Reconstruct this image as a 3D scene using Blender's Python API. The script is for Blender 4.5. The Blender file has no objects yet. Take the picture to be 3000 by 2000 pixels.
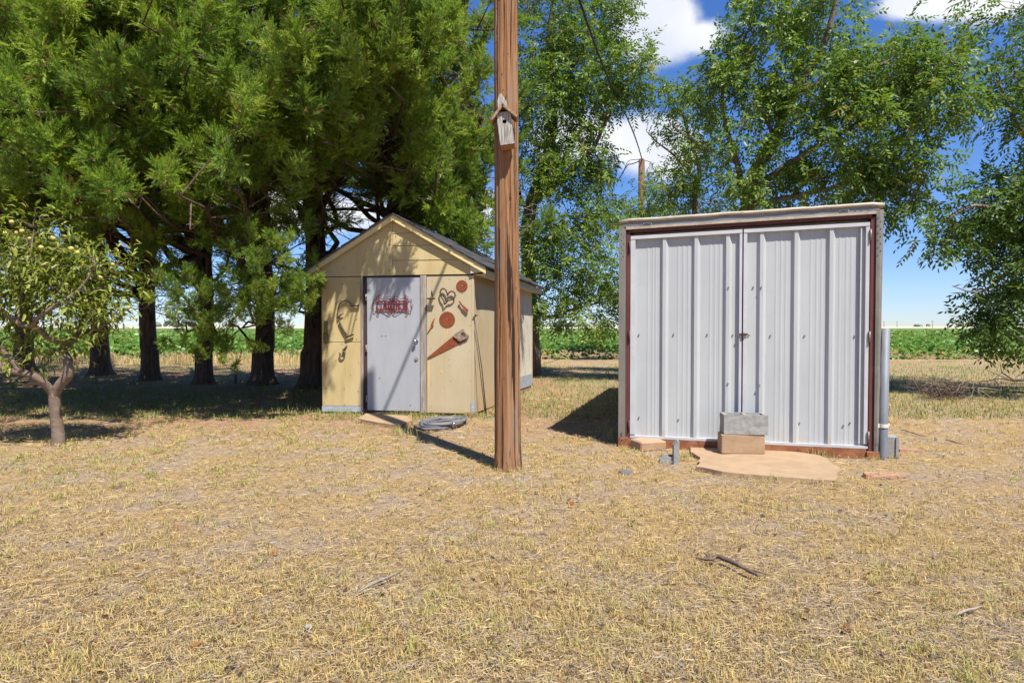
import bpy, math, random
import numpy as np
from mathutils import Vector, Matrix, noise as mnoise

SC = bpy.context.scene
COL = SC.collection
random.seed(7)
RNG = np.random.default_rng(11)

# ------------------------------------------------------------------ camera
CAM_H = 1.3
PITCH = math.radians(1.315)
cam_d = bpy.data.cameras.new('camera')
cam = bpy.data.objects.new('camera', cam_d)
COL.objects.link(cam)
cam.location = (0, 0, CAM_H)
cam.rotation_euler = (math.pi / 2 - PITCH, 0, 0)
cam_d.sensor_width = 36
cam_d.lens = 24
cam_d.clip_end = 6000
SC.camera = cam

# ------------------------------------------------------------------ light
SUN_EL, SUN_AZ = math.radians(58), math.radians(28)     # sun behind the camera, to the right
S = Vector((math.cos(SUN_EL) * math.sin(SUN_AZ), -math.cos(SUN_EL) * math.cos(SUN_AZ), math.sin(SUN_EL)))
sun_d = bpy.data.lights.new('sun', 'SUN')
sun_d.energy = 5.0
sun_d.angle = math.radians(0.53)
sun_d.color = (1.0, 0.95, 0.87)
sun = bpy.data.objects.new('sun', sun_d)
COL.objects.link(sun)
sun.rotation_euler = S.to_track_quat('Z', 'Y').to_euler()

SC.view_settings.view_transform = 'Standard'
SC.view_settings.look = 'None'
SC.view_settings.gamma = 1
SC.view_settings.use_curve_mapping = False
SC.view_settings.exposure = 0.8

W = bpy.data.worlds.new('World')
SC.world = W
W.use_nodes = True
wt = W.node_tree
wt.nodes.clear()


def wn(t, **kw):
    n = wt.nodes.new(t)
    for k, v in kw.items():
        setattr(n, k, v)
    return n


def wl(a, b):
    wt.links.new(a, b)


w_out = wn('ShaderNodeOutputWorld')
w_bg = wn('ShaderNodeBackground')
w_bg.inputs['Strength'].default_value = 0.10
wl(w_bg.outputs[0], w_out.inputs[0])
w_sky = wn('ShaderNodeTexSky', sky_type='NISHITA', sun_disc=False)
w_sky.sun_elevation = SUN_EL
w_sky.sun_rotation = math.pi - SUN_AZ
w_sky.altitude = 1000
w_sky.air_density = 1.0
w_sky.dust_density = 0.0
w_sky.ozone_density = 2.2
w_hs = wn('ShaderNodeHueSaturation')
w_hs.inputs['Saturation'].default_value = 1.3
w_hs.inputs['Value'].default_value = 1.0
w_gm = wn('ShaderNodeGamma')
w_gm.inputs['Gamma'].default_value = 0.82
wl(w_sky.outputs[0], w_gm.inputs['Color'])
wl(w_gm.outputs[0], w_hs.inputs['Color'])
w_wb = wn('ShaderNodeMixRGB', blend_type='MULTIPLY')        # white balance of the sky, the same all round
w_wb.inputs['Fac'].default_value = 1
w_wb.inputs['Color2'].default_value = (.74, .88, 1.24, 1)
wl(w_hs.outputs[0], w_wb.inputs['Color1'])
w_geo = wn('ShaderNodeTexCoord')
DIR = w_geo.outputs['Generated']
w_n1 = wn('ShaderNodeTexNoise')
w_n1.inputs['Scale'].default_value = 9
w_n1.inputs['Detail'].default_value = 8
w_n1.inputs['Roughness'].default_value = 0.62
wl(DIR, w_n1.inputs['Vector'])


def direction(sx, sy):
    x, u = (sx - 1500) / 2000, -(sy - 1000) / 2000
    t = -PITCH
    v = Vector((x, math.cos(t) - u * math.sin(t), math.sin(t) + u * math.cos(t)))
    return v.normalized()


# cumulus puffs all round the sky: (direction, angular radius across, angular radius up)
puffs = []
for sx, sy, a, b in ((1900, 70, .058, .062), (1965, 95, .050, .050), (1990, 45, .030, .035), (2050, 110, .042, .026), (1860, 110, .03, .03),
                     (1880, 425, .070, .052), (1960, 450, .050, .048), (1790, 410, .07, .030), (1950, 390, .03, .03), (1680, 400, .08, .04),
                     (2700, 5, .060, .022), (2860, -5, .080, .024), (2980, -30, .09, .035), (1350, 600, .09, .03), (900, 620, .14, .04)):
    puffs.append((direction(sx, sy), a, b))
prnd = random.Random(5)
for k in range(20):
    az = math.radians(62 + k * 236 / 19) + prnd.uniform(-.08, .08)
    el = math.radians(prnd.uniform(10, 46))
    d0 = Vector((math.sin(az) * math.cos(el), math.cos(az) * math.cos(el), math.sin(el)))
    puffs.append((d0, prnd.uniform(.08, .16), prnd.uniform(.045, .08)))
prev = None
for d0, a, b in puffs:
    sub = wn('ShaderNodeVectorMath', operation='SUBTRACT')
    wl(DIR, sub.inputs[0])
    sub.inputs[1].default_value = d0
    mul = wn('ShaderNodeVectorMath', operation='MULTIPLY')
    wl(sub.outputs[0], mul.inputs[0])
    mul.inputs[1].default_value = (1 / a, 1 / a, 1 / b)
    ln = wn('ShaderNodeVectorMath', operation='LENGTH')
    wl(mul.outputs[0], ln.inputs[0])
    if prev is None:
        prev = ln.outputs['Value']
    else:
        mn = wn('ShaderNodeMath', operation='SMOOTH_MIN')
        wl(prev, mn.inputs[0])
        wl(ln.outputs['Value'], mn.inputs[1])
        mn.inputs[2].default_value = 0.35
        prev = mn.outputs[0]
nz = wn('ShaderNodeMath', operation='MULTIPLY_ADD')
wl(w_n1.outputs['Fac'], nz.inputs[0])
nz.inputs[1].default_value = -1.1
wl(prev, nz.inputs[2])
cm = wn('ShaderNodeMapRange', interpolation_type='SMOOTHSTEP')
cm.inputs['From Min'].default_value = 0.42
cm.inputs['From Max'].default_value = -0.05
wl(nz.outputs[0], cm.inputs['Value'])
w_n2 = wn('ShaderNodeTexNoise')
w_n2.inputs['Scale'].default_value = 6
w_n2.inputs['Detail'].default_value = 5
wl(DIR, w_n2.inputs['Vector'])
w_cr = wn('ShaderNodeValToRGB')
w_cr.color_ramp.elements[0].position = 0.3
w_cr.color_ramp.elements[0].color = (4.2, 4.5, 5.4, 1)
w_cr.color_ramp.elements[1].position = 0.62
w_cr.color_ramp.elements[1].color = (6.0, 6.1, 6.3, 1)
wl(w_n2.outputs['Fac'], w_cr.inputs[0])
w_mix = wn('ShaderNodeMixRGB')
wl(cm.outputs['Result'], w_mix.inputs['Fac'])
wl(w_wb.outputs[0], w_mix.inputs['Color1'])
wl(w_cr.outputs[0], w_mix.inputs['Color2'])
wl(w_mix.outputs[0], w_bg.inputs['Color'])


# ------------------------------------------------------------------ helpers
def at(sx, sy, y):
    """a point of the place seen at that spot of the 3000x2000 photograph, Y metres away"""
    d = direction(sx, sy)
    k = y / d.y
    return Vector((d.x * k, y, CAM_H + d.z * k))


def on_ground(sx, sy, z=0.0):
    d = direction(sx, sy)
    k = (z - CAM_H) / d.z
    return Vector((d.x * k, d.y * k, z))


def tag(o, label=None, cat=None, group=None, kind=None):
    if label: o['label'] = label
    if cat: o['category'] = cat
    if group: o['group'] = group
    if kind: o['kind'] = kind
    return o


def thing(name, label, cat, loc=(0, 0, 0), rz=0.0, group=None):
    o = bpy.data.objects.new(name, None)
    o.empty_display_size = 0.1
    COL.objects.link(o)
    o.location = loc
    o.rotation_euler = (0, 0, rz)
    return tag(o, label, cat, group)


class MB:
    """collects shapes and links them as ONE mesh object"""

    def __init__(self):
        self.v, self.f, self.sm = [], [], []

    def add(self, verts, faces, smooth=False):
        b = len(self.v)
        self.v += [tuple(p) for p in verts]
        self.f += [tuple(i + b for i in f) for f in faces]
        self.sm += [smooth] * len(faces)
        return self

    def box(self, x0, x1, y0, y1, z0, z1, m=None, bev=0.0):
        x0, x1 = min(x0, x1), max(x0, x1)
        y0, y1 = min(y0, y1), max(y0, y1)
        z0, z1 = min(z0, z1), max(z0, z1)
        if bev > 0:
            vs, fs = [], []
            b = min(bev, (x1 - x0) * .45, (y1 - y0) * .45, (z1 - z0) * .45)
            c = []
            for X, sx in ((x0, 1), (x1, -1)):
                for Y, sy in ((y0, 1), (y1, -1)):
                    for Z, sz in ((z0, 1), (z1, -1)):
                        c.append(((X, Y + sy * b, Z + sz * b), (X + sx * b, Y, Z + sz * b), (X + sx * b, Y + sy * b, Z)))
            for t in c: vs += list(t)
            I = lambda i, j, k, a: (i * 4 + j * 2 + k) * 3 + a
            for a in range(2):
                q = [(a, 0, 0), (a, 1, 0), (a, 1, 1), (a, 0, 1)]
                fs.append([I(*t, 0) for t in (q if a else q[::-1])])
                q = [(0, a, 0), (1, a, 0), (1, a, 1), (0, a, 1)]
                fs.append([I(*t, 1) for t in (q[::-1] if a else q)])
                q = [(0, 0, a), (1, 0, a), (1, 1, a), (0, 1, a)]
                fs.append([I(*t, 2) for t in (q if a else q[::-1])])
            for a in range(2):
                for d in range(2):
                    fs.append([I(a, d, 0, 0), I(a, d, 1, 0), I(a, d, 1, 1), I(a, d, 0, 1)])
                    fs.append([I(a, 0, d, 0), I(a, 1, d, 0), I(a, 1, d, 2), I(a, 0, d, 2)])
                    fs.append([I(0, a, d, 1), I(1, a, d, 1), I(1, a, d, 2), I(0, a, d, 2)])
            for i in range(2):
                for j in range(2):
                    for k in range(2):
                        fs.append([I(i, j, k, 0), I(i, j, k, 1), I(i, j, k, 2)])
        else:
            vs = [(x, y, z) for x in (x0, x1) for y in (y0, y1) for z in (z0, z1)]
            fs = [(0, 1, 3, 2), (4, 6, 7, 5), (0, 4, 5, 1), (2, 3, 7, 6), (0, 2, 6, 4), (1, 5, 7, 3)]
        if m is not None: vs = [m @ Vector(p) for p in vs]
        return self.add(vs, fs)

    def prism(self, poly, a0, a1, axis='y', m=None):
        """extrude a 2D outline: along y the outline is (x, z); along z it is (x, y); along x it is (y, z)"""
        n = len(poly)
        mk = {'y': lambda p, t: (p[0], t, p[1]), 'z': lambda p, t: (p[0], p[1], t), 'x': lambda p, t: (t, p[0], p[1])}[axis]
        vs = [mk(p, a0) for p in poly] + [mk(p, a1) for p in poly]
        if m is not None: vs = [m @ Vector(p) for p in vs]
        fs = [tuple(range(n))[::-1], tuple(range(n, 2 * n))] + [(i, (i + 1) % n, n + (i + 1) % n, n + i) for i in range(n)]
        return self.add(vs, fs)

    def tube(self, pts, r, sides=8, cap=True, squash=None):
        pts = [Vector(p) for p in pts]
        n = len(pts)
        rs = r if hasattr(r, '__len__') else [r] * n
        t = (pts[1] - pts[0]).normalized()
        up = Vector((0, 0, 1)) if abs(t.z) < .9 else Vector((1, 0, 0))
        a = t.cross(up).normalized()
        vs, fs = [], []
        for i, p in enumerate(pts):
            if i == 0: t = pts[1] - pts[0]
            elif i == n - 1: t = pts[-1] - pts[-2]
            else: t = pts[i + 1] - pts[i - 1]
            if t.length < 1e-9: t = Vector((0, 0, 1))
            t.normalize()
            a = (a - t * a.dot(t))
            if a.length < 1e-6: a = t.orthogonal()
            a.normalize()
            b = t.cross(a)
            for k in range(sides):
                w = 2 * math.pi * k / sides + (math.pi / sides)
                q = a * math.cos(w) * rs[i] + b * math.sin(w) * rs[i]
                if squash: q = Vector((q.x * squash[0], q.y * squash[1], q.z * squash[2]))
                vs.append(p + q)
        for i in range(n - 1):
            for k in range(sides):
                fs.append((i * sides + k, i * sides + (k + 1) % sides, (i + 1) * sides + (k + 1) % sides, (i + 1) * sides + k))
        self.add(vs, fs, sides > 4)
        if cap:
            b0 = len(self.v) - n * sides
            self.f.append(tuple(b0 + k for k in range(sides))[::-1])
            self.f.append(tuple(b0 + (n - 1) * sides + k for k in range(sides)))
            self.sm += [False, False]
        return self

    def ball(self, c, r, seg=10, rings=7, scale=(1, 1, 1)):
        vs = [(c[0], c[1], c[2] + r * scale[2])]
        for i in range(1, rings):
            th = math.pi * i / rings
            for k in range(seg):
                ph = 2 * math.pi * k / seg
                vs.append((c[0] + r * scale[0] * math.sin(th) * math.cos(ph), c[1] + r * scale[1] * math.sin(th) * math.sin(ph), c[2] + r * scale[2] * math.cos(th)))
        vs.append((c[0], c[1], c[2] - r * scale[2]))
        fs = []
        for k in range(seg):
            fs.append((0, 1 + k, 1 + (k + 1) % seg))
            for i in range(rings - 2):
                fs.append((1 + i * seg + k, 1 + (i + 1) * seg + k, 1 + (i + 1) * seg + (k + 1) % seg, 1 + i * seg + (k + 1) % seg))
            fs.append((len(vs) - 1, 1 + (rings - 2) * seg + (k + 1) % seg, 1 + (rings - 2) * seg + k))
        return self.add(vs, fs, True)

    def disc_y(self, cx, cz, y0, y1, rad, n=24):
        """a disc facing -y; rad may be a function of the angle"""
        rf = rad if callable(rad) else (lambda w: rad)
        return self.prism([(cx + rf(2 * math.pi * k / n) * math.cos(2 * math.pi * k / n), cz + rf(2 * math.pi * k / n) * math.sin(2 * math.pi * k / n)) for k in range(n)][::-1], y0, y1)

    def jitter(self, amp, freq=3.0, seed=0.0):
        out = []
        for p in self.v:
            q = Vector(p) * freq + Vector((seed, seed * 1.7, seed * .3))
            out.append(tuple(Vector(p) + mnoise.noise_vector(q) * amp))
        self.v = out
        return self

    def build(self, name, mat, parent=None, loc=None, rz=None):
        me = bpy.data.meshes.new(name)
        me.from_pydata(self.v, [], self.f)
        me.polygons.foreach_set('use_smooth', self.sm)
        import bmesh
        bm = bmesh.new()
        bm.from_mesh(me)
        bmesh.ops.recalc_face_normals(bm, faces=bm.faces)
        bm.to_mesh(me)
        bm.free()
        if mat: me.materials.append(mat)
        o = bpy.data.objects.new(name, me)
        COL.objects.link(o)
        if parent: o.parent = parent
        if loc is not None: o.location = loc
        if rz is not None: o.rotation_euler = (0, 0, rz)
        return o


def tri_mesh(name, verts, tris, mat, parent=None, tint=None, smooth=False):
    """big numpy meshes (foliage, grass)"""
    me = bpy.data.meshes.new(name)
    verts = np.ascontiguousarray(verts, dtype=np.float32).reshape(-1, 3)
    tris = np.ascontiguousarray(tris, dtype=np.int32).reshape(-1, 3)
    me.vertices.add(len(verts))
    me.vertices.foreach_set('co', verts.ravel())
    me.loops.add(tris.size)
    me.loops.foreach_set('vertex_index', tris.ravel())
    me.polygons.add(len(tris))
    me.polygons.foreach_set('loop_start', np.arange(0, tris.size, 3, dtype=np.int32))
    me.polygons.foreach_set('loop_total', np.full(len(tris), 3, dtype=np.int32))
    if smooth: me.polygons.foreach_set('use_smooth', np.ones(len(tris), dtype=bool))
    if tint is not None:
        at_ = me.attributes.new('tint', 'FLOAT_COLOR', 'POINT')
        c = np.ones((len(verts), 4), dtype=np.float32)
        c[:, :3] = tint
        at_.data.foreach_set('color', c.ravel())
    me.update(calc_edges=True)
    me.materials.append(mat)
    o = bpy.data.objects.new(name, me)
    COL.objects.link(o)
    if parent: o.parent = parent
    return o


def norm(a):
    return a / np.maximum(np.linalg.norm(a, axis=-1, keepdims=True), 1e-9)


def frames(d, roll=None):
    """rotation matrices whose columns are side, along d, normal"""
    d = norm(d)
    up = np.zeros_like(d)
    up[:, 2] = 1
    par = np.abs(d[:, 2]) > .95
    up[par] = (1, 0, 0)
    a = norm(np.cross(d, up))
    n = np.cross(a, d)
    if roll is not None:
        c, s = np.cos(roll)[:, None], np.sin(roll)[:, None]
        a, n = a * c + n * s, n * c - a * s
    return np.stack([a, d, n], axis=2)


def scatter(tv, tf, pos, R, scale, tint):
    """realised copies of a small template"""
    n, k = len(pos), len(tv)
    sc = np.asarray(scale)
    if sc.ndim == 1: sc = sc[:, None]
    loc = tv[None] * sc[:, None, :]
    v = np.einsum('nij,nkj->nki', R, loc) + pos[:, None, :]
    f = tf[None] + (np.arange(n) * k)[:, None, None]
    return v.reshape(-1, 3), f.reshape(-1, 3), np.repeat(tint, k, axis=0)


def merge(parts):
    V, F, T, b = [], [], [], 0
    for v, f, t in parts:
        V.append(v); F.append(f + b); T.append(t); b += len(v)
    return np.concatenate(V), np.concatenate(F), np.concatenate(T)


# ------------------------------------------------------------------ materials
def new_mat(name):
    m = bpy.data.materials.new(name)
    m.use_nodes = True
    nt = m.node_tree
    b = nt.nodes['Principled BSDF']
    return m, nt, b


def mk(nt, t, **kw):
    n = nt.nodes.new(t)
    for k, v in kw.items(): setattr(n, k, v)
    return n


def surf(name, c1, c2, scale=(8, 8, 8), detail=5, rough=.8, bump=.3, bdist=.004, c3=None, s3=(3, 3, 3), t3=(.55, .68), metallic=0.0, spec=.3,
         fine=0.18, fine_scale=160, lo=.35, hi=.65, bscale=None, dist=0.0, r3=None, splash=None):
    """two colours mixed by stretched noise, a third in worn or dirty patches, fine grain and relief"""
    m, nt, b = new_mat(name)
    L = nt.links.new
    tc = mk(nt, 'ShaderNodeTexCoord')

    def noisef(sc, det, ro=.6, di=0.0):
        mp = mk(nt, 'ShaderNodeMapping')
        mp.inputs['Scale'].default_value = sc
        L(tc.outputs['Object'], mp.inputs['Vector'])
        n = mk(nt, 'ShaderNodeTexNoise')
        n.inputs['Scale'].default_value = 1
        n.inputs['Detail'].default_value = det
        n.inputs['Roughness'].default_value = ro
        n.inputs['Distortion'].default_value = di
        L(mp.outputs[0], n.inputs['Vector'])
        return n.outputs['Fac']

    def ramp(src, a, c):
        r = mk(nt, 'ShaderNodeMapRange', interpolation_type='SMOOTHSTEP')
        r.inputs['From Min'].default_value = a
        r.inputs['From Max'].default_value = c
        L(src, r.inputs['Value'])
        return r.outputs['Result']

    def mix(f, a, c, bt='MIX'):
        x = mk(nt, 'ShaderNodeMixRGB', blend_type=bt)
        if isinstance(f, float): x.inputs['Fac'].default_value = f
        else: L(f, x.inputs['Fac'])
        for s, q in (('Color1', a), ('Color2', c)):
            if isinstance(q, tuple): x.inputs[s].default_value = (*q, 1)
            else: L(q, x.inputs[s])
        return x.outputs[0]

    n1 = noisef(scale, detail, .6, dist)
    col = mix(ramp(n1, lo, hi), c1, c2)
    m3 = None
    if c3:
        m3 = ramp(noisef(s3, 6, .65), *t3)
        col = mix(m3, col, c3)
    if splash:                                                      # mud splashed up in irregular patches: (colour, height)
        sp_ = mk(nt, 'ShaderNodeSeparateXYZ')
        L(tc.outputs['Object'], sp_.inputs[0])
        ma = mk(nt, 'ShaderNodeMath', operation='MULTIPLY_ADD')
        L(noisef((7, 7, 4), 6, .7), ma.inputs[0])
        ma.inputs[1].default_value = -splash[1] * 2.2
        L(sp_.outputs['Z'], ma.inputs[2])
        sm_ = ramp(ma.outputs[0], -splash[1] * .35, -splash[1] * 1.25)
        sf = mk(nt, 'ShaderNodeMath', operation='MULTIPLY')
        L(sm_, sf.inputs[0])
        sf.inputs[1].default_value = .75
        col = mix(sf.outputs[0], col, splash[0])
    if fine:
        nf = noisef((fine_scale,) * 3, 2)
        col = mix(float(fine), col, nf, 'OVERLAY')
    L(col, b.inputs['Base Color'])
    b.inputs['Roughness'].default_value = rough
    b.inputs['Metallic'].default_value = metallic
    b.inputs['Specular IOR Level'].default_value = spec
    if c3 and r3 is not None:
        rr = mk(nt, 'ShaderNodeMapRange')
        rr.inputs['To Min'].default_value = rough
        rr.inputs['To Max'].default_value = r3
        L(m3, rr.inputs['Value'])
        L(rr.outputs[0], b.inputs['Roughness'])
        if metallic:
            rm = mk(nt, 'ShaderNodeMapRange')
            rm.inputs['To Min'].default_value = metallic
            rm.inputs['To Max'].default_value = 0
            L(m3, rm.inputs['Value'])
            L(rm.outputs[0], b.inputs['Metallic'])
    if bump:
        bp = mk(nt, 'ShaderNodeBump')
        bp.inputs['Strength'].default_value = bump
        bp.inputs['Distance'].default_value = bdist
        L(noisef(bscale, 6, .65) if bscale else n1, bp.inputs['Height'])
        L(bp.outputs[0], b.inputs['Normal'])
    return m


def leaf_mat(name, gloss=.5, trans=.35, spec=.4, tr_gain=(1.1, 1.25, .6)):
    m, nt, b = new_mat(name)
    L = nt.links.new
    a = mk(nt, 'ShaderNodeAttribute', attribute_name='tint')
    L(a.outputs['Color'], b.inputs['Base Color'])
    b.inputs['Roughness'].default_value = gloss
    b.inputs['Specular IOR Level'].default_value = spec
    if trans:
        tr = mk(nt, 'ShaderNodeBsdfTranslucent')
        g = mk(nt, 'ShaderNodeMixRGB', blend_type='MULTIPLY')
        g.inputs['Fac'].default_value = 1
        L(a.outputs['Color'], g.inputs['Color1'])
        g.inputs['Color2'].default_value = (*tr_gain, 1)
        L(g.outputs[0], tr.inputs['Color'])
        mx = mk(nt, 'ShaderNodeMixShader')
        mx.inputs[0].default_value = trans
        L(b.outputs[0], mx.inputs[1])
        L(tr.outputs[0], mx.inputs[2])
        L(mx.outputs[0], nt.nodes['Material Output'].inputs['Surface'])
    return m


PAINT = surf('cream_paint', (0.464, 0.365, 0.170), (0.499, 0.399, 0.207), (3, 3, 1.2), rough=.75, bump=.25, bdist=.003, bscale=(60, 60, 4), c3=(0.404, 0.306, 0.149), s3=(5, 5, .8), t3=(.5, .75), fine=.12)
PAINT_PALE = surf('pale_paint', (0.430, 0.353, 0.220), (0.464, 0.391, 0.257), (3, 3, 1.2), rough=.75, bump=.25, bdist=.003, bscale=(60, 60, 4), c3=(0.396, 0.297, 0.141), s3=(7, 7, .7), t3=(.56, .78), fine=.12, splash=((.40, .29, .17), .16))
PAINT_SIDE = surf('side_paint', (0.456, 0.365, 0.216), (0.490, 0.399, 0.249), (2, 2, 1), rough=.75, bump=.2, bdist=.003, c3=(0.396, 0.264, 0.133), s3=(2, 2, 1.3), t3=(.52, .8), splash=((.42, .27, .15), .45))
PEELED = surf('peeling_paint', (0.602, 0.561, 0.457), (0.550, 0.493, 0.382), (4, 4, 1.5), rough=.8, bump=.4, c3=(0.284, 0.238, 0.174), s3=(16, 16, 2.2), t3=(.56, .66))
TRIM = surf('trim_paint', (0.619, 0.493, 0.216), (0.654, 0.544, 0.282), (6, 6, 6), rough=.7, bump=.3, c3=(0.430, 0.332, 0.166), s3=(9, 9, 9), t3=(.58, .72))
SOFFIT = surf('soffit_paint', (0.585, 0.527, 0.390), (0.533, 0.468, 0.332), (5, 5, 5), rough=.8, bump=.2, c3=(0.344, 0.281, 0.183), s3=(11, 11, 11), t3=(.6, .72))
DOORP = surf('door_paint', (0.318, 0.336, 0.361), (0.353, 0.365, 0.386), (4, 4, 1.5), rough=.45, bump=.12, bdist=.002, c3=(0.310, 0.306, 0.299), s3=(14, 14, 1.4), t3=(.6, .8), fine=.08, spec=.45, splash=((.36, .32, .27), .14))
GREYWOOD = surf('weathered_grey_wood', (.33, .29, .25), (.19, .165, .14), (70, 70, 3), rough=.9, bump=.8, bdist=.004, c3=(.42, .39, .34), s3=(40, 40, 4), t3=(.5, .7), dist=.4)
DARKWOOD = surf('dark_jamb', (.075, .045, .035), (.045, .03, .026), (40, 40, 3), rough=.8, bump=.5, c3=(.16, .12, .09), s3=(20, 20, 5), t3=(.6, .75))
BIRDWOOD = surf('silver_barn_wood', (.46, .44, .39), (.17, .155, .13), (170, 60, 7), rough=.95, bump=1.0, bdist=.003, lo=.38, hi=.6, c3=(.30, .33, .26), s3=(30, 30, 14), t3=(.6, .75))
BIRDROOF = surf('brown_barn_wood', (.22, .13, .075), (.33, .24, .16), (30, 160, 30), rough=.9, bump=.8, bdist=.003)
BIRDFLOOR = surf('orange_wood', (.38, .17, .06), (.28, .12, .05), (90, 20, 90), rough=.85, bump=.4)
SHINGLE = surf('asphalt_shingle', (.10, .098, .10), (.055, .055, .06), (60, 60, 60), rough=.95, bump=.6, fine=.5, fine_scale=400)
FLASH = surf('grey_flashing', (.40, .44, .48), (.32, .36, .41), (9, 9, 9), rough=.5, bump=.25, c3=(.52, .55, .58), s3=(6, 6, 20), t3=(.55, .7), metallic=.25)
RUST = surf('rusty_steel', (.24, .062, .022), (.17, .042, .018), (30, 30, 30), rough=.9, bump=.4, bdist=.001, c3=(.30, .10, .035), s3=(12, 12, 12), t3=(.55, .7))
RUSTDARK = surf('dark_rusty_iron', (.09, .038, .022), (.055, .028, .02), (60, 60, 60), rough=.75, bump=.4, bdist=.001, c3=(.2, .08, .035), s3=(22, 22, 22), t3=(.58, .7), spec=.4)
IRON = surf('old_iron', (.11, .095, .08), (.07, .055, .045), (60, 60, 60), rough=.6, bump=.3, bdist=.001, metallic=.4, c3=(.2, .13, .06), s3=(25, 25, 25), t3=(.55, .65))
SAWWOOD = surf('greyed_handle_wood', (.34, .27, .20), (.15, .10, .07), (25, 25, 60), rough=.8, bump=.5, bdist=.002)
REDSIGN = surf('red_sign_paint', (0.223, 0.009, 0.010), (0.155, 0.006, 0.008), (30, 30, 30), rough=.4, bump=.15, spec=.5, c3=(0.081, 0.010, 0.010), s3=(26, 26, 26), t3=(.62, .72), fine=.05)
CHROME = surf('worn_chrome', (.6, .6, .6), (.45, .43, .4), (30, 30, 30), rough=.22, bump=0, metallic=1.0, fine=0)
BRASSY = surf('lock_metal', (.62, .63, .60), (.5, .52, .47), (40, 40, 40), rough=.28, bump=0, metallic=.9, fine=0)
HOSE = surf('grey_hose_rubber', (0.118, 0.124, 0.133), (0.155, 0.155, 0.158), (6, 6, 6), rough=.55, bump=.1, c3=(0.211, 0.192, 0.167), s3=(5, 5, 5), t3=(.55, .72))
WHITEMETAL = surf('white_metal_sheet', (0.38, 0.395, 0.395), (0.415, 0.43, 0.425), (2.5, 2.5, .8), rough=.42, bump=.06, bdist=.004, bscale=(3, 3, 1.5), c3=(0.378, 0.364, 0.337), s3=(9, 9, .7), t3=(.66, .9), fine=.04, spec=.45, splash=((.40, .34, .27), .28))
WHITETRIM = surf('white_metal_trim', (0.478, 0.478, 0.492), (0.432, 0.432, 0.442), (6, 6, 6), rough=.4, bump=.1, c3=(0.442, 0.405, 0.350), s3=(14, 14, 14), t3=(.62, .76), fine=.05, spec=.45)
MAROON = surf('maroon_paint', (.100, .030, .026), (.125, .040, .032), (9, 9, 3), rough=.6, bump=.2, c3=(.085, .035, .028), s3=(8, 8, 4), t3=(.56, .72))
GALV = surf('weathered_aluminium', (0.267, 0.246, 0.202), (0.211, 0.198, 0.168), (5, 5, 2.5), rough=.5, bump=.5, bdist=.006, bscale=(7, 7, 7), metallic=.45, c3=(0.093, 0.051, 0.028), s3=(9, 9, 4), t3=(.62, .72), r3=.9)
HEADM = surf('grey_header_metal', (0.186, 0.186, 0.192), (0.223, 0.223, 0.223), (4, 4, 10), rough=.5, bump=.2, metallic=.35, c3=(0.136, 0.118, 0.093), s3=(12, 12, 26), t3=(.6, .74))
CAPM = surf('oxidised_roof_cap', (0.437, 0.380, 0.288), (0.343, 0.296, 0.223), (10, 10, 22), rough=.6, bump=.6, bdist=.005, metallic=.25, c3=(0.211, 0.160, 0.108), s3=(13, 13, 40), t3=(.6, .72))
RUSTSILL = surf('rusty_sill', (.21, .075, .035), (.30, .13, .06), (8, 8, 14), rough=.9, bump=.5, c3=(.10, .045, .03), s3=(10, 10, 10), t3=(.55, .7))
CONC = surf('grey_concrete', (.30, .295, .28), (.235, .23, .215), (26, 26, 26), rough=.95, bump=.8, bdist=.004, bscale=(120, 120, 120), c3=(.19, .15, .12), s3=(60, 60, 60), t3=(.6, .7), fine=.35, fine_scale=220)
CONCTAN = surf('tan_stained_block', (0.361, 0.246, 0.149), (0.310, 0.204, 0.116), (7, 7, 14), rough=.95, bump=.6, bdist=.003, bscale=(30, 30, 90), c3=(0.292, 0.196, 0.124), s3=(9, 9, 24), t3=(.57, .7), fine=.2)
SLAB = surf('sandy_concrete', (0.36, 0.25, 0.152), (0.315, 0.215, 0.13), (5, 5, 5), rough=.95, bump=.4, bdist=.003, bscale=(40, 40, 40), c3=(0.284, 0.187, 0.108), s3=(4, 4, 4), t3=(.6, .74), fine=.15)
BRICKTAN = surf('tan_brick', (0.404, 0.272, 0.166), (0.353, 0.230, 0.137), (12, 12, 12), rough=.95, bump=.5, c3=(0.396, 0.212, 0.116), s3=(9, 9, 9), t3=(.55, .7))
BRICKRED = surf('buried_red_brick', (0.315, 0.165, 0.105), (0.375, 0.225, 0.143), (9, 9, 9), rough=.95, bump=.4, c3=(0.360, 0.270, 0.165), s3=(12, 12, 12), t3=(.55, .65))
PIPE = surf('galvanised_pipe', (.15, .16, .18), (.19, .20, .22), (14, 14, 4), rough=.6, bump=.1, metallic=.2, c3=(.40, .38, .34), s3=(20, 20, 5), t3=(.66, .74))
WHITEPLASTIC = surf('weathered_white_pipe', (.62, .58, .50), (.55, .5, .42), (9, 9, 9), rough=.6, bump=.2)
REDPL = surf('faded_red_handle', (.45, .09, .08), (.52, .16, .13), (12, 12, 12), rough=.5, bump=.1)
BARK = surf('juniper_bark', (.085, .055, .038), (.16, .105, .072), (22, 22, 2.2), rough=.95, bump=1.0, bdist=.03, c3=(.05, .032, .024), s3=(30, 30, 2.6), t3=(.5, .65), dist=.3)
BARKG = surf('grey_brown_bark', (0.163, 0.120, 0.092), (0.237, 0.180, 0.132), (18, 18, 4), rough=.95, bump=.9, bdist=.02, c3=(0.094, 0.072, 0.057), s3=(26, 26, 6), t3=(.5, .65))
PEACHBARK = surf('peach_bark', (0.145, 0.099, 0.072), (0.204, 0.158, 0.122), (9, 9, 22), rough=.85, bump=.7, bdist=.008, c3=(0.111, 0.068, 0.050), s3=(14, 14, 20), t3=(.56, .68))
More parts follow.
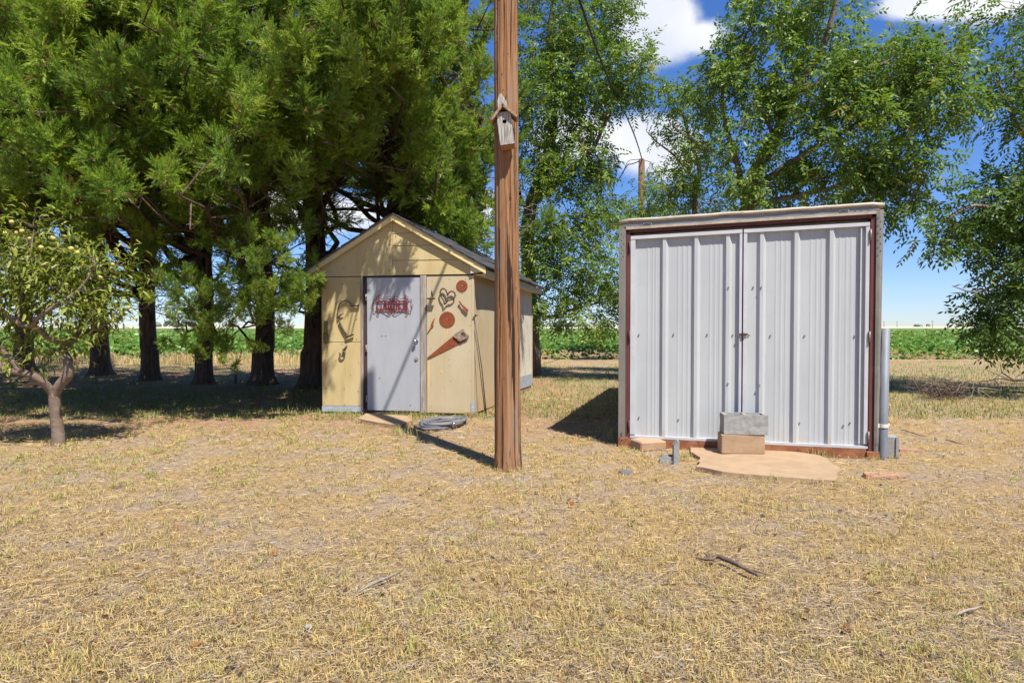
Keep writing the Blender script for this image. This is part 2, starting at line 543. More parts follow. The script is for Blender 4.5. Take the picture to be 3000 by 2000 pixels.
DEADTWIG = surf('dead_grey_twig', (.30, .25, .20), (.20, .16, .125), (20, 20, 20), rough=.95, bump=.3)
STICK = surf('dark_fallen_wood', (.17, .12, .09), (.10, .07, .055), (30, 30, 30), rough=.95, bump=.6)
CABLE = surf('black_cable', (.025, .025, .026), (.035, .035, .035), (10, 10, 10), rough=.6, bump=0, fine=0)
BLACKHOLE = surf('dark_hole', (.01, .009, .008), (.014, .012, .01), (20, 20, 20), rough=1, bump=0, fine=0)
LENS = surf('marker_lens', (.05, .055, .065), (.09, .09, .10), (60, 60, 60), rough=.25, bump=0, spec=.6)
STONE = surf('white_stone', (0.276, 0.249, 0.209), (0.240, 0.209, 0.171), (40, 40, 40), rough=.9, bump=.4)
FARTREE = surf('hazed_foliage', (.10, .13, .12), (.14, .17, .15), (.2, .2, .2), rough=1, bump=0)  # haze of distance is put into this muted grey-green
FARPOLE = surf('distant_pole_wood', (.20, .19, .19), (.16, .15, .15), (2, 2, 2), rough=1, bump=0)
JUN = leaf_mat('juniper_foliage', .55, .40, .3)
PECAN = leaf_mat('glossy_leaves', .45, .40, .35)
PEACHL = leaf_mat('peach_leaves', .45, .35, .45)
GRASS = leaf_mat('grass_blades', .7, .25, .2, (1.05, 1.05, .8))
CROP = leaf_mat('crop_leaves', .42, .35, .5)
DRYLEAF = leaf_mat('dry_leaf', .7, .25, .3, (1.1, .8, .5))


# ------------------------------------------------------------------ ground
def ground_material():
    m, nt, b = new_mat('dry_lawn_soil')
    L = nt.links.new
    tc = mk(nt, 'ShaderNodeTexCoord')

    def nz_(scale, det=6, ro=.6, vec=None):
        n = mk(nt, 'ShaderNodeTexNoise')
        n.inputs['Scale'].default_value = scale
        n.inputs['Detail'].default_value = det
        n.inputs['Roughness'].default_value = ro
        L(vec or tc.outputs['Object'], n.inputs['Vector'])
        return n.outputs['Fac']

    def rmp(src, a, c):
        r = mk(nt, 'ShaderNodeMapRange', interpolation_type='SMOOTHSTEP')
        r.inputs['From Min'].default_value = a
        r.inputs['From Max'].default_value = c
        L(src, r.inputs['Value'])
        return r.outputs['Result']

    def mix(f, a, c, bt='MIX'):
        x = mk(nt, 'ShaderNodeMixRGB', blend_type=bt)
        if isinstance(f, float): x.inputs['Fac'].default_value = f
        else: L(f, x.inputs['Fac'])
        for s, q in (('Color1', a), ('Color2', c)):
            if isinstance(q, tuple): x.inputs[s].default_value = (*q, 1)
            else: L(q, x.inputs[s])
        return x.outputs[0]

    straw = mix(rmp(nz_(55, 8, .75), .35, .65), (.42, .29, .135), (.25, .17, .085))
    straw = mix(rmp(nz_(1.6, 6, .7), .44, .60), straw, (.31, .235, .165))
    straw = mix(rmp(nz_(14, 6, .7), .58, .72), straw, (.28, .165, .10))
    soil = mix(rmp(nz_(20, 8, .7), .35, .65), (.36, .205, .125), (.26, .15, .092))
    # bare reddish soil under and near the trees and round the sheds
    sep = mk(nt, 'ShaderNodeSeparateXYZ')
    L(tc.outputs['Object'], sep.inputs[0])
    far = rmp(sep.outputs['Y'], 7.3, 9.6)
    left = rmp(sep.outputs['X'], 3.6, -1.0)
    beyond = rmp(sep.outputs['Y'], 25, 17.5)
    z1 = mk(nt, 'ShaderNodeMath', operation='MULTIPLY')
    L(far, z1.inputs[0]); L(left, z1.inputs[1])
    z2 = mk(nt, 'ShaderNodeMath', operation='MULTIPLY')
    L(z1.outputs[0], z2.inputs[0]); L(beyond, z2.inputs[1])
    z3 = mk(nt, 'ShaderNodeMath', operation='MULTIPLY')
    L(z2.outputs[0], z3.inputs[0]); L(rmp(nz_(.9, 5, .65), .36, .56), z3.inputs[1])
    col = mix(z3.outputs[0], straw, soil)
    # greenish tinge of living grass in the middle distance
    gm = mk(nt, 'ShaderNodeMath', operation='MULTIPLY')
    L(rmp(nz_(.7, 5, .6), .48, .66), gm.inputs[0]); L(rmp(sep.outputs['Y'], 9, 15), gm.inputs[1])
    col = mix(gm.outputs[0], col, (.19, .19, .07))
    # sandy farm country far off
    col = mix(rmp(sep.outputs['Y'], 60, 120), col, (.46, .38, .25))
    L(col, b.inputs['Base Color'])
    b.inputs['Roughness'].default_value = 1
    b.inputs['Specular IOR Level'].default_value = .1
    bp = mk(nt, 'ShaderNodeBump')
    bp.inputs['Strength'].default_value = .9
    bp.inputs['Distance'].default_value = .02
    L(nz_(45, 8, .75), bp.inputs['Height'])
    L(bp.outputs[0], b.inputs['Normal'])
    return m


def hgt(x, y):
    """small unevenness of the yard"""
    d = max(0, min(1, (23.5 - y) / 4)) * max(0, min(1, (60 - abs(y)) / 30)) * max(0, min(1, (60 - abs(x)) / 30))
    return -0.03 * d * (0.5 + 0.5 * mnoise.noise((x * .5, y * .5, 3.1))) - .012 * d * (0.5 + .5 * mnoise.noise((x * 2.1, y * 2.1, 9.2)))


fine_x = np.arange(-20, 20.01, .25)
fine_y = np.arange(-6, 30.01, .25)
ext = np.array([22, 25, 30, 40, 60, 100, 200, 400, 900, 2500.])
gx = np.concatenate([-ext[::-1], fine_x, ext])
gy = np.concatenate([-ext[::-1][:-0 or None], [-15, -10], fine_y, ext[2:] + 5])
gy = np.unique(gy)
GX, GY = np.meshgrid(gx, gy)
GZ = np.array([[hgt(x, y) for x in gx] for y in gy])
gv = np.stack([GX, GY, GZ], axis=2).reshape(-1, 3)
nx, ny = len(gx), len(gy)
idx = np.arange(nx * ny).reshape(ny, nx)
q = np.stack([idx[:-1, :-1], idx[:-1, 1:], idx[1:, 1:], idx[1:, :-1]], axis=2).reshape(-1, 4)
gt = np.concatenate([q[:, [0, 1, 2]], q[:, [0, 2, 3]]])
tag(tri_mesh('ground', gv, gt, ground_material(), smooth=True), kind='structure')


def sheet(name, x0, x1, y0, y1, z, mat):
    me = MB()
    me.add([(x0, y0, z), (x1, y0, z), (x1, y1, z), (x0, y1, z)], [(0, 1, 2, 3)])
    return tag(me.build(name, mat), kind='structure')


FIELDSOIL = surf('crop_soil', (.34, .20, .12), (.42, .27, .17), (2, 2, 2), rough=1, bump=.5, bdist=.05, c3=(.20, .20, .08), s3=(.6, .6, .6), t3=(.5, .7))
ROAD = surf('pale_dirt_road', (.52, .43, .32), (.46, .38, .27), (.5, .5, .5), rough=1, bump=0)
FARGREEN = surf('far_green_field', (.085, .15, .04), (.11, .19, .05), (.05, .4, 1), rough=1, bump=0, c3=(.19, .22, .08), s3=(.02, .2, 1), t3=(.55, .7))
FARTAN = surf('far_stubble_field', (.52, .44, .30), (.46, .39, .27), (.01, .1, 1), rough=1, bump=0)
sheet('field', -130, 190, 25.2, 128, .005, FIELDSOIL)
sheet('dirt_road', -500, 700, 131, 146, .020, ROAD)
sheet('far_field', -600, 900, 150, 330, .030, FARGREEN)
sheet('stubble_field', -900, 1400, 340, 1300, .040, FARTAN)

# ------------------------------------------------------------------ the garden shed
SH0 = Vector((-2.865, 10.297, 0))
SHR = math.atan2(-.164467, .986383)
SH_ROT = Matrix.Rotation(SHR, 4, 'Z')


def on_shed(u, z, out=0.0):
    return SH0 + SH_ROT @ Vector((u, -out, z))


shed = thing('garden_shed', 'small cream-yellow garden shed with pale grey door under a gabled shingle roof', 'shed', SH0, SHR)
SW, SD = 2.335, 4.5            # width of the front, depth
FL = .053                      # the side wall flares a touch


def sx_side(v): return SW + FL * v


# core: dark inside box so that nothing shows through the joints
core = MB()
core.add([(.02, .055, 0), (SW - .03, .055, 0), (sx_side(SD) - .03, SD - .02, 0), (.10, SD - .02, 0),
          (.02, .055, 2.0), (SW - .03, .055, 2.0), (sx_side(SD) - .03, SD - .02, 1.96), (.10, SD - .02, 1.96)],
         [(0, 1, 2, 3), (4, 5, 6, 7), (0, 1, 5, 4), (1, 2, 6, 5), (2, 3, 7, 6), (3, 0, 4, 7)])
core.build('inner_frame', DARKWOOD, shed)
MB().box(0, .612, 0, .03, 1.057, 2.028, bev=.003).build('wall_panel', PAINT, shed)['label'] = 'upper left yellow wall panel'
MB().box(0, .612, 0, .03, .098, 1.050, bev=.003).build('wall_panel', PAINT, shed)['label'] = 'lower left yellow wall panel'
MB().box(1.637, SW, -.004, .03, .022, 2.03, bev=.003).build('wall_panel', PAINT_PALE, shed)['label'] = 'paler cream right wall panel hung with rusty tools'
fl = MB().box(-.004, .625, -.008, .03, .012, .096)
fl.jitter(.008, 6)
fl.build('flashing', FLASH, shed)
MB().box(.616, .648, -.010, .05, .03, 2.032, bev=.003).build('door_post', GREYWOOD, shed)
MB().box(.651, .706, .022, .06, .03, 2.025).build('door_jamb', DARKWOOD, shed)
MB().box(1.541, 1.632, -.016, .05, .015, 2.038, bev=.004).jitter(.004, 5, 2).build('door_post', GREYWOOD, shed)
MB().box(.66, 1.62, .0, .06, 2.02, 2.042).build('door_head', DARKWOOD, shed)
MB().box(.62, 2.30, .012, .06, -.05, .03).build('sill', DARKWOOD, shed)
MB().box(2.20, 2.36, -.02, .14, -.05, .045).jitter(.012, 7, 1).build('foundation_block', CONCTAN, shed)
door = MB().box(.712, 1.536, .002, .045, .038, 2.014, bev=.004).build('door', DOORP, shed)
for z in (1.723, .964, .215):
    h = MB().box(.690, .716, -.008, .008, z - .05, z + .05, bev=.002)
    h.tube([(.703, -.010, z - .052), (.703, -.010, z + .052)], .007, 8)
    h.build('hinge', CHROME if z > 1.5 else GREYWOOD, door)
k = MB()
k.disc_y(1.472, 1.072, .002, -.010, .034, 20)
k.tube([(1.472, -.008, 1.072), (1.472, -.032, 1.072)], .013, 12)
k.ball((1.472, -.052, 1.072), .027, 14, 10, (1, .85, 1))
k.build('knob', CHROME, door)
k = MB()
k.disc_y(1.479, .821, .002, -.012, .030, 20)
k.disc_y(1.479, .821, -.012, -.022, .018, 16)
k.box(1.476, 1.482, -.026, -.022, .81, .832)
k.build('deadbolt', BRASSY, door)
k = MB()
for u, z in ((.945, 1.147), (1.005, 1.15), (1.38, .125), (.905, .52)):
    k.disc_y(u, z, .0005, -.0025, .007, 8)
tag(k.build('screw_holes', BLACKHOLE, door), kind='stuff')

APX, APZ = 1.150, 2.915         # ridge
EL, ELZ = -.185, 2.115          # left eave end of the roof underside line
ER, ERZ = 2.535, 2.125          # right eave end


def roof_z(u):
    return APZ + (ELZ - APZ) * (APX - u) / (APX - EL) if u < APX else APZ + (ERZ - APZ) * (u - APX) / (ER - APX)


# gable: plain board on the left, lapped planks on the right
gb = MB()
gb.prism([(-.004, 2.036), (1.121, 2.044), (1.121, roof_z(1.121) - .03), (-.004, roof_z(-.004) - .05)], -.012, .03)
gb.build('gable_board', PAINT, shed)
gb = MB()
gb.prism([(-.13, 2.03), (-.01, 2.036), (-.01, roof_z(-.01) - .05), (-.14, roof_z(-.14) - .04)], .0, .03)
gb.build('gable_return', PAINT, shed)
MB().prism([(.0, 2.0), (2.30, 2.0), (2.30, 2.20), (APX, APZ - .05), (.0, 2.20)], .031, .055).build('inner_frame', DARKWOOD, shed)
zz = [2.046, 2.262, 2.478, 2.66, 2.88]
for i in range(4):
    z0, z1 = zz[i] + .002, zz[i + 1] - .003

    def umax(z): return min(2.30, APX + (ER - APX) * (APZ - .035 - z) / (APZ - ERZ))
    p = [(1.127, z0), (umax(z0), z0)]
    if umax(z0) > 2.299 and umax(z1) < 2.299:
        zk = APZ - .035 - (2.30 - APX) / (ER - APX) * (APZ - ERZ)
        p.append((2.30, zk))
    p += [(umax(z1), z1), (1.127, z1)]
    n = len(p)
    q = MB()
    q.add([(x, -.018 if z < z0 + 1e-4 else -.011, z) for x, z in p] + [(x, .03, z) for x, z in p],
          [tuple(range(n)), tuple(range(n, 2 * n))] + [(i_, (i_ + 1) % n, n + (i_ + 1) % n, n + i_) for i_ in range(n)])
    q.build('plank', PAINT, shed)
# rake boards
OV = .085                       # how far the roof reaches out over the front


def rake(u0, u1, drop, y0, y1, name, mat, lift=0.0):
    m_ = MB()
    z0, z1 = roof_z(u0) + lift, roof_z(u1) + lift
    m_.add([(u0, y0, z0), (u1, y0, z1), (u1, y0, z1 - drop), (u0, y0, z0 - drop), (u0, y1, z0), (u1, y1, z1), (u1, y1, z1 - drop), (u0, y1, z0 - drop)],
           [(0, 1, 2, 3), (4, 5, 6, 7), (0, 1, 5, 4), (3, 2, 6, 7), (0, 3, 7, 4), (1, 2, 6, 5)])
    m_.jitter(.005, 3, u0)
    return m_.build(name, mat, shed)


rake(APX - .001, EL, .072, -OV, -OV + .028, 'rake_board', TRIM)
rake(APX + .001, ER - .002, .080, -OV, -OV + .028, 'rake_board', TRIM)
# eave box end at the right front corner, eave fascia along the side
q = MB()
q.prism([(2.305, 2.055), (2.46, 2.075), (2.475, 2.15), (2.305, 2.235)], -.05, .02)
q.build('eave_box', SOFFIT, shed)


def side_board(u_out, z0, z1, v0, v1, t, name, mat, sag=0.0):
    m_ = MB()
    n = 8
    vs, fs = [], []
    for i in range(n + 1):
        f = i / n
        v = v0 + (v1 - v0) * f
        x = u_out + FL * v
        dz = -.045 * f - sag * math.sin(f * math.pi)
        vs += [(x, v, z0 + dz), (x + t, v, z0 + dz), (x + t, v, z1 + dz), (x, v, z1 + dz)]
    for i in range(n):
        for k_ in range(4):
            fs.append((i * 4 + k_, i * 4 + (k_ + 1) % 4, i * 4 + 4 + (k_ + 1) % 4, i * 4 + 4 + k_))
    fs += [(0, 1, 2, 3), (n * 4, n * 4 + 1, n * 4 + 2, n * 4 + 3)]
    m_.add(vs, fs)
    return m_.build(name, mat, shed)


side_board(2.475, 2.015, 2.128, .022, 2.2, .03, 'eave_fascia', TRIM, .01)
side_board(2.475, 2.015, 2.128, 2.205, SD + .25, .03, 'eave_fascia', SOFFIT, .012)
side_board(SW + .0, 2.035, 2.05, .03, SD + .2, .14, 'soffit', SOFFIT)
# side wall
side_board(SW - .022, .02, 2.035, .034, 2.35, .022, 'side_panel', PAINT_SIDE)
side_board(SW - .022, .34, 2.035, 2.355, SD, .022, 'side_panel', PEELED)
side_board(SW - .030, .10, .345, 2.36, SD + .01, .036, 'flashing', FLASH)
side_board(SW - .06, -.05, .10, 2.3, SD, .05, 'foundation', CONCTAN)
q = MB().box(SW - .02, SW + .012, -.012, .045, .2, 2.03)
q.jitter(.006, 4, 4)
q.build('corner_strip', PAINT_PALE, shed)
q = MB().box(SW - .03, SW + .022, -.016, .05, .045, .20)
q.jitter(.010, 9, 2)
q.build('corner_flashing', FLASH, shed)
side_board(SW - .035, .10, 2.0, SD + .005, SD + .03, .05, 'corner_strip', GREYWOOD)
# back and left walls (out of the photograph's sight but the shed is closed)
q = MB()
q.add([(.0, .031, .0), (.10, SD, .0), (.10, SD, 1.99), (0, .031, 2.03), (-.02, .031, 0), (.08, SD, 0), (.08, SD, 1.99), (-.02, .031, 2.03)],
      [(0, 1, 2, 3), (4, 5, 6, 7), (0, 1, 5, 4), (3, 2, 6, 7), (0, 3, 7, 4), (1, 2, 6, 5)])
q.build('side_panel', PAINT, shed)
q = MB().prism([(.10, 0), (sx_side(SD) - .03, 0), (sx_side(SD) - .03, 1.97), (1.27, 2.82), (.10, 2.0)], SD - .018, SD)
q.build('back_panel', PAINT, shed)
# roof: deck and courses of shingles, each course proud of the one below
roof = MB()
for a, b_ in ((APX, EL), (APX, ER)):
    vs = []
    for v, dz in ((-OV - .004, 0), (SD + .3, -.05)):
        for u in (a, b_):
            x = u + FL * max(v, 0) * (1 if b_ > a else .6)
            vs += [(x, v, roof_z(u) + dz + .002), (x, v, roof_z(u) + dz + .022)]
    roof.add(vs, [(0, 1, 3, 2), (4, 6, 7, 5), (0, 4, 5, 1), (2, 3, 7, 6), (0, 2, 6, 4), (1, 5, 7, 3)])
roof = roof.build('roof', GREYWOOD, shed)
rr = random.Random(3)
for side in (0, 1):
    u_end = EL if side == 0 else ER
    nrow = 9
    for r_ in range(nrow):
        f0, f1 = r_ / nrow, (r_ + 1.35) / nrow
        f1 = min(f1, 1.03)
        ua, ub = APX + (u_end - APX) * f0, APX + (u_end - APX) * f1
        v = -OV - .028
        m_ = MB()
        while v < SD + .32:
            w = rr.uniform(.26, .34) if v > -.1 else rr.uniform(.30, .46)
            v2 = min(v + w, SD + .33)
            th = rr.uniform(.010, .016)
            lift = .024 + .003 + rr.uniform(0, .006) + (.006 * f1 if side else 0)
            vs = []
            for vv in (v, v2 - .006):
                for uu, ll in ((ua, lift - .012), (ub, lift + .004)):
                    dz = -.05 * max(vv, 0) / SD
                    x = uu + FL * max(vv, 0) * (1 if side else .6)
                    z = APZ + (roof_z(u_end) - APZ) * (uu - APX) / (u_end - APX)
                    vs += [(x, vv, z + dz + ll), (x, vv, z + dz + ll + th)]
            m_.add(vs, [(0, 1, 3, 2), (4, 6, 7, 5), (0, 4, 5, 1), (2, 3, 7, 6), (0, 2, 6, 4), (1, 5, 7, 3)])
            v = v2
        m_.build('shingle_course', SHINGLE, roof)
# nails over the front
nl = MB()
for u, z in ((.03, 1.9), (.33, 1.86), (.33, 1.93), (.58, 1.94), (.1, 1.68), (.35, 1.6), (.55, 1.4), (.09, 1.25), (.55, 1.1), (.06, 1.0), (.32, 1.03), (.58, .75), (.05, .65), (.22, .78), (.45, .56),
             (.06, .36), (.35, .36), (.57, .32), (.03, .14), (.35, .12), (.58, .11), (2.29, 1.88), (2.29, 1.30), (2.28, .93), (2.29, .5), (2.3, .13), (1.7, .96), (1.7, .45), (1.99, .49), (1.97, .80), (1.98, .72),
             (1.72, 1.95), (1.98, 1.98), (2.22, 1.98), (1.7, .12), (1.99, .09), (2.17, 1.77)):
    nl.disc_y(u, z, .001, -.0065, .0055, 7)
for u, z in ((.2, 2.3), (.45, 2.5), (.7, 2.42), (.72, 2.2), (.36, 2.16), (1.08, 2.75), (1.08, 2.5), (1.08, 2.3), (1.07, 2.12), (1.17, 2.8), (1.17, 2.62), (1.17, 2.45), (1.17, 2.15), (1.45, 2.35), (1.6, 2.64), (1.8, 2.42), (2.05, 2.42), (2.2, 2.2), (1.3, 2.1), (1.9, 2.08)):
    nl.disc_y(u, z, -.008, -.022, .006, 7)
tag(nl.build('nails', IRON, shed), kind='stuff')
# rust runs below the tools, printed flat on the panel
rn = MB()
rr = random.Random(9)
for u, z0, z1, w in ((1.90, 1.262, 1.12, .004), (1.925, 1.262, 1.06, .006), (1.95, 1.262, 1.00, .005), (1.985, 1.265, 1.15, .004), (1.66, .80, .10, .014), (1.675, .80, .35, .006)):
    rn.add([(u - w, -.0062, z0), (u + w, -.0062, z0), (u + w * .3, -.0062, z1), (u - w * .3, -.0062, z1)], [(0, 1, 2, 3)])
for u, z, a in ((1.859, .63, .022), (1.871, .333, .014)):
    rn.disc_y(u, z, -.0055, -.0062, a, 10)
rn.build('rust_stain', surf('rust_stain', (.58, .36, .10), (.64, .47, .22), (60, 60, 8), rough=.85, bump=0), shed)


# ------------------------------------------------------------------ old tools hung on the shed
def hang(mb, name, mat, label, cat, u, z, out=.004, group=None):
    """one-mesh thing drawn in shed-front coordinates, its origin where it hangs"""
    mb.v = [(p[0] - u, p[1] + out, p[2] - z) for p in mb.v]
    o = mb.build(name, mat, None, on_shed(u, z, out), SHR)
    return tag(o, label, cat, group)


def smooth_pts(pts, n=6, closed=False):
    P = [Vector(p) for p in pts]
    out = []
    N = len(P)
    rng = range(N if closed else N - 1)
    for i in rng:
        if closed: p0, p1, p2, p3 = P[(i - 1) % N], P[i], P[(i + 1) % N], P[(i + 2) % N]
        else: p0, p1, p2, p3 = P[max(i - 1, 0)], P[i], P[i + 1], P[min(i + 2, N - 1)]
        for k_ in range(n):
            t = k_ / n
            out.append(.5 * ((2 * p1) + (p2 - p0) * t + (2 * p0 - 5 * p1 + 4 * p2 - p3) * t * t + (3 * p1 - p0 - 3 * p2 + p3) * t ** 3))
    out.append(P[0] if closed else P[-1])
    return out


# brace / sickle shaped tool
q = MB()
q.tube(smooth_pts([(.53, -.03, 1.597), (.478, -.03, 1.60), (.455, -.03, 1.645), (.392, -.03, 1.675), (.318, -.03, 1.645), (.272, -.03, 1.56), (.262, -.03, 1.47), (.266, -.03, 1.40)], 5), .009, 8)
q.tube([(.478, -.03, 1.598), (.605, -.03, 1.597)], .016, 8)
q.tube([(.266, -.03, 1.405), (.30, -.03, 1.455), (.362, -.035, 1.487)], [.009, .014, .006], 8)
q.tube([(.285, -.03, 1.375), (.345, -.03, 1.25), (.395, -.03, 1.17)], .013, 8)
q.tube(smooth_pts([(.395, -.03, 1.17), (.405, -.035, 1.135), (.44, -.035, 1.145), (.515, -.035, 1.172)], 4), .015, 8)
q.tube([(.33, 0, 1.62), (.33, -.03, 1.62)], .004, 6)
hang(q, 'hand_brace', IRON, 'old dark iron hand brace hung bent like a sickle on the yellow panel', 'tool', .4, 1.5)
# long tongs
q = MB()
q.tube([(.058, -.02, 1.375), (.052, -.02, 1.25), (.045, -.02, 1.16)], .009, 8)
q.tube([(.088, -.02, 1.37), (.09, -.02, 1.25), (.095, -.02, 1.16)], .009, 8)
q.box(.03, .11, -.032, -.008, 1.08, 1.19, bev=.01)
q.tube([(.075, -.02, 1.09), (.068, -.02, 1.03)], [.03, .02], 8)
hang(q, 'pliers', surf('mossy_iron', (.10, .09, .035), (.14, .12, .05), (40, 40, 40), rough=.85, bump=.4), 'long mossy old pliers hanging at the left edge of the shed front', 'tool', .07, 1.2)
# hook
q = MB()
q.tube([(.405, -.015, 1.012), (.375, -.02, .965), (.355, -.02, .94)], [.008, .012, .014], 8)
q.tube(smooth_pts([(.355, -.02, .955), (.345, -.025, .925), (.375, -.03, .90), (.365, -.035, .86), (.325, -.035, .84), (.30, -.035, .865), (.298, -.035, .895)], 5), .012, 8)
hang(q, 'iron_hook', IRON, 'small dark iron hook below the panel joint, left of the door', 'hook', .36, .93)


def saw_blade(u, z, R, n, name, label):
    q = MB()
    N = n * 4
    pts = []
    for i in range(N):
        w = 2 * math.pi * i / N
        ph = i % 4
        rr_ = R * (.915 if ph == 0 else 1.0 if ph in (1,) else .985 if ph == 2 else .935)
        pts.append((u + rr_ * math.cos(w), z + rr_ * math.sin(w)))
    q.prism(pts, -.004, -.009)
    root = thing(name, label, 'saw blade', on_shed(u, z, .004), SHR, 'rusty circular saw blades on the shed front')
    q.v = [(p[0] - u, p[1], p[2] - z) for p in q.v]
    q.build('blade', RUST, root)
    h = MB().ball((0, -.011, 0), .011 if R < .1 else .008, 8, 6, (1, .5, 1))
    h.build('nail_head', STONE, root)
    return root


saw_blade(2.169, 1.878, .086, 26, 'circular_saw_blade', 'smaller rusty circular saw blade, topmost at the right corner of the shed front')
saw_blade(1.947, 1.390, .120, 30, 'circular_saw_blade', 'larger rusty circular saw blade between the horseshoe heart and the handsaw')
# horseshoe heart
q = MB()
q.tube(smooth_pts([(1.914, -.045, 1.61), (1.905, -.045, 1.665), (1.868, -.045, 1.72), (1.853, -.045, 1.79), (1.885, -.045, 1.838), (1.928, -.045, 1.825), (1.955, -.045, 1.775), (1.962, -.045, 1.735)], 5), .0105, 8)
q.tube(smooth_pts([(1.962, -.045, 1.735), (1.985, -.045, 1.78), (2.025, -.045, 1.80), (2.068, -.045, 1.775), (2.074, -.045, 1.725), (2.035, -.045, 1.685), (1.97, -.045, 1.665), (1.93, -.045, 1.62), (1.914, -.045, 1.61)], 5), .0105, 8)
q.tube([(1.96, .002, 1.745), (1.96, -.045, 1.745)], .004, 6)
hang(q, 'horseshoe_heart', RUSTDARK, 'dark rusty heart made of bent horseshoes, left of the small saw blade', 'ornament', 1.96, 1.74)
# cross piece
q = MB()
q.tube([(1.726, -.06, 1.82), (1.73, -.06, 1.77), (1.735, -.06, 1.72)], [.003, .011, .007], 8)
q.box(1.664, 1.783, -.095, -.055, 1.684, 1.697)
q.box(1.664, 1.783, -.095, -.055, 1.70, 1.705)
q.tube([(1.73, .002, 1.70), (1.73, -.075, 1.70)], .009, 8)
hang(q, 'plumb_trowel', RUSTDARK, 'rusty spike standing on a short crossbar, just right of the grey door post', 'tool', 1.726, 1.73)
# brush like scraper
q = MB()
q.tube([(2.135, -.035, 1.655), (2.16, -.035, 1.62), (2.19, -.035, 1.575)], [.012, .010, .010], 8)
q.prism([(2.18, 1.585), (2.198, 1.592), (2.274, 1.525), (2.25, 1.495), (2.185, 1.56)], -.026, -.042)
q.tube([(2.15, .002, 1.635), (2.15, -.035, 1.635)], .004, 6)
hang(q, 'scraper', RUST, 'small rusty scraper slanting down to the right, under the small saw blade', 'tool', 2.2, 1.57)
# auger bit
q = MB()
q.tube([(1.76, -.014, 1.415), (1.735, -.016, 1.36), (1.722, -.016, 1.33)], [.007, .011, .012], 8)
q.box(1.705, 1.742, -.03, -.004, 1.295, 1.335, bev=.006)
q.tube([(1.715, -.016, 1.30), (1.69, -.014, 1.25), (1.646, -.010, 1.18)], [.012, .008, .005], 8)
hang(q, 'drill_bit', surf('orange_rust', (.30, .12, .04), (.22, .08, .03), (50, 50, 50), rough=.9, bump=.3), 'thin rusty brown bit slanting beside the grey door post, left of the large saw blade', 'tool', 1.70, 1.30)
# hand saw
hs = thing('handsaw', 'long rusty handsaw slanting up to a greyed wooden handle', 'saw', on_shed(1.95, 1.0, .006), SHR)
blade = [(1.648, .818), (1.652, .842), (1.672, .853), (2.062, 1.170), (2.17, 1.165), (2.222, 1.088)]
nT = 44
a, b_ = Vector((2.222, 1.088)), Vector((1.66, .815))
for i in range(1, nT):
    p = a.lerp(b_, i / nT)
    blade.append((p.x, p.y - (.005 if i % 2 else 0)))
q = MB().prism([(x - 1.95, z - 1.0) for x, z in blade], -.008, -.0105)
q.build('blade', RUST, hs)
hp = [(2.040, 1.158), (2.085, 1.200), (2.130, 1.218), (2.165, 1.245), (2.196, 1.262), (2.206, 1.240), (2.202, 1.222), (2.235, 1.198), (2.262, 1.180), (2.274, 1.155), (2.268, 1.130),
      (2.245, 1.112), (2.205, 1.098), (2.165, 1.072), (2.118, 1.078), (2.098, 1.105), (2.062, 1.125)]
hole = [(2.155, 1.185), (2.19, 1.205), (2.222, 1.182), (2.228, 1.158), (2.205, 1.142), (2.172, 1.152)]
cxh, czh = 2.19, 1.172
q = MB()
n = 40
vs = []


def ray_poly(poly, w):
    d = Vector((math.cos(w), math.sin(w)))
    best = .02
    for i in range(len(poly)):
        p, r_ = Vector(poly[i]) - Vector((cxh, czh)), Vector(poly[(i + 1) % len(poly)]) - Vector((cxh, czh))
        e = r_ - p
        det = d.x * (-e.y) + d.y * e.x
        if abs(det) < 1e-9: continue
        t = (p.x * (-e.y) + p.y * e.x) / det
        s_ = (d.x * p.y - d.y * p.x) / det
        if t > 0 and -1e-6 <= s_ <= 1 + 1e-6: best = max(best, t)
    return best


for i in range(n):
    w = 2 * math.pi * i / n
    ro, ri = ray_poly(hp, w), ray_poly(hole, w)
    for rad, y in ((ro, -.020), (ro - .004, -.032), (ri + .004, -.032), (ri, -.020), (ri, -.004), (ro, -.004)):
        vs.append((cxh + rad * math.cos(w) - 1.95, y, czh + rad * math.sin(w) - 1.0))
fs = []
for i in range(n):
    for k_ in range(6):
        fs.append((i * 6 + k_, i * 6 + (k_ + 1) % 6, ((i + 1) % n) * 6 + (k_ + 1) % 6, ((i + 1) % n) * 6 + k_))
q.add(vs, fs)
q.build('handle', SAWWOOD, hs)
q = MB().prism([(2.045 - 1.95, .155), (2.075 - 1.95, .115), (2.105 - 1.95, .10), (2.125 - 1.95, .07), (2.165 - 1.95, .063), (2.215 - 1.95, .092), (2.2 - 1.95, .107), (2.15 - 1.95, .09), (2.12 - 1.95, .115), (2.09 - 1.95, .14)], -.0108, -.018)
q.build('handle_edge', DARKWOOD, hs)

# red scrollwork sign
GU, GZc = 1.112, 1.600
sign = thing('garden_sign', 'red scrollwork metal sign reading GARDEN on the grey door', 'sign', on_shed(GU, GZc, .002), SHR)
YS = -.014


def band(mb, pts, w=.0042, n=5, closed=False):
    mb.tube(smooth_pts([(u, YS, z) for u, z in pts], n, closed), w, 6)


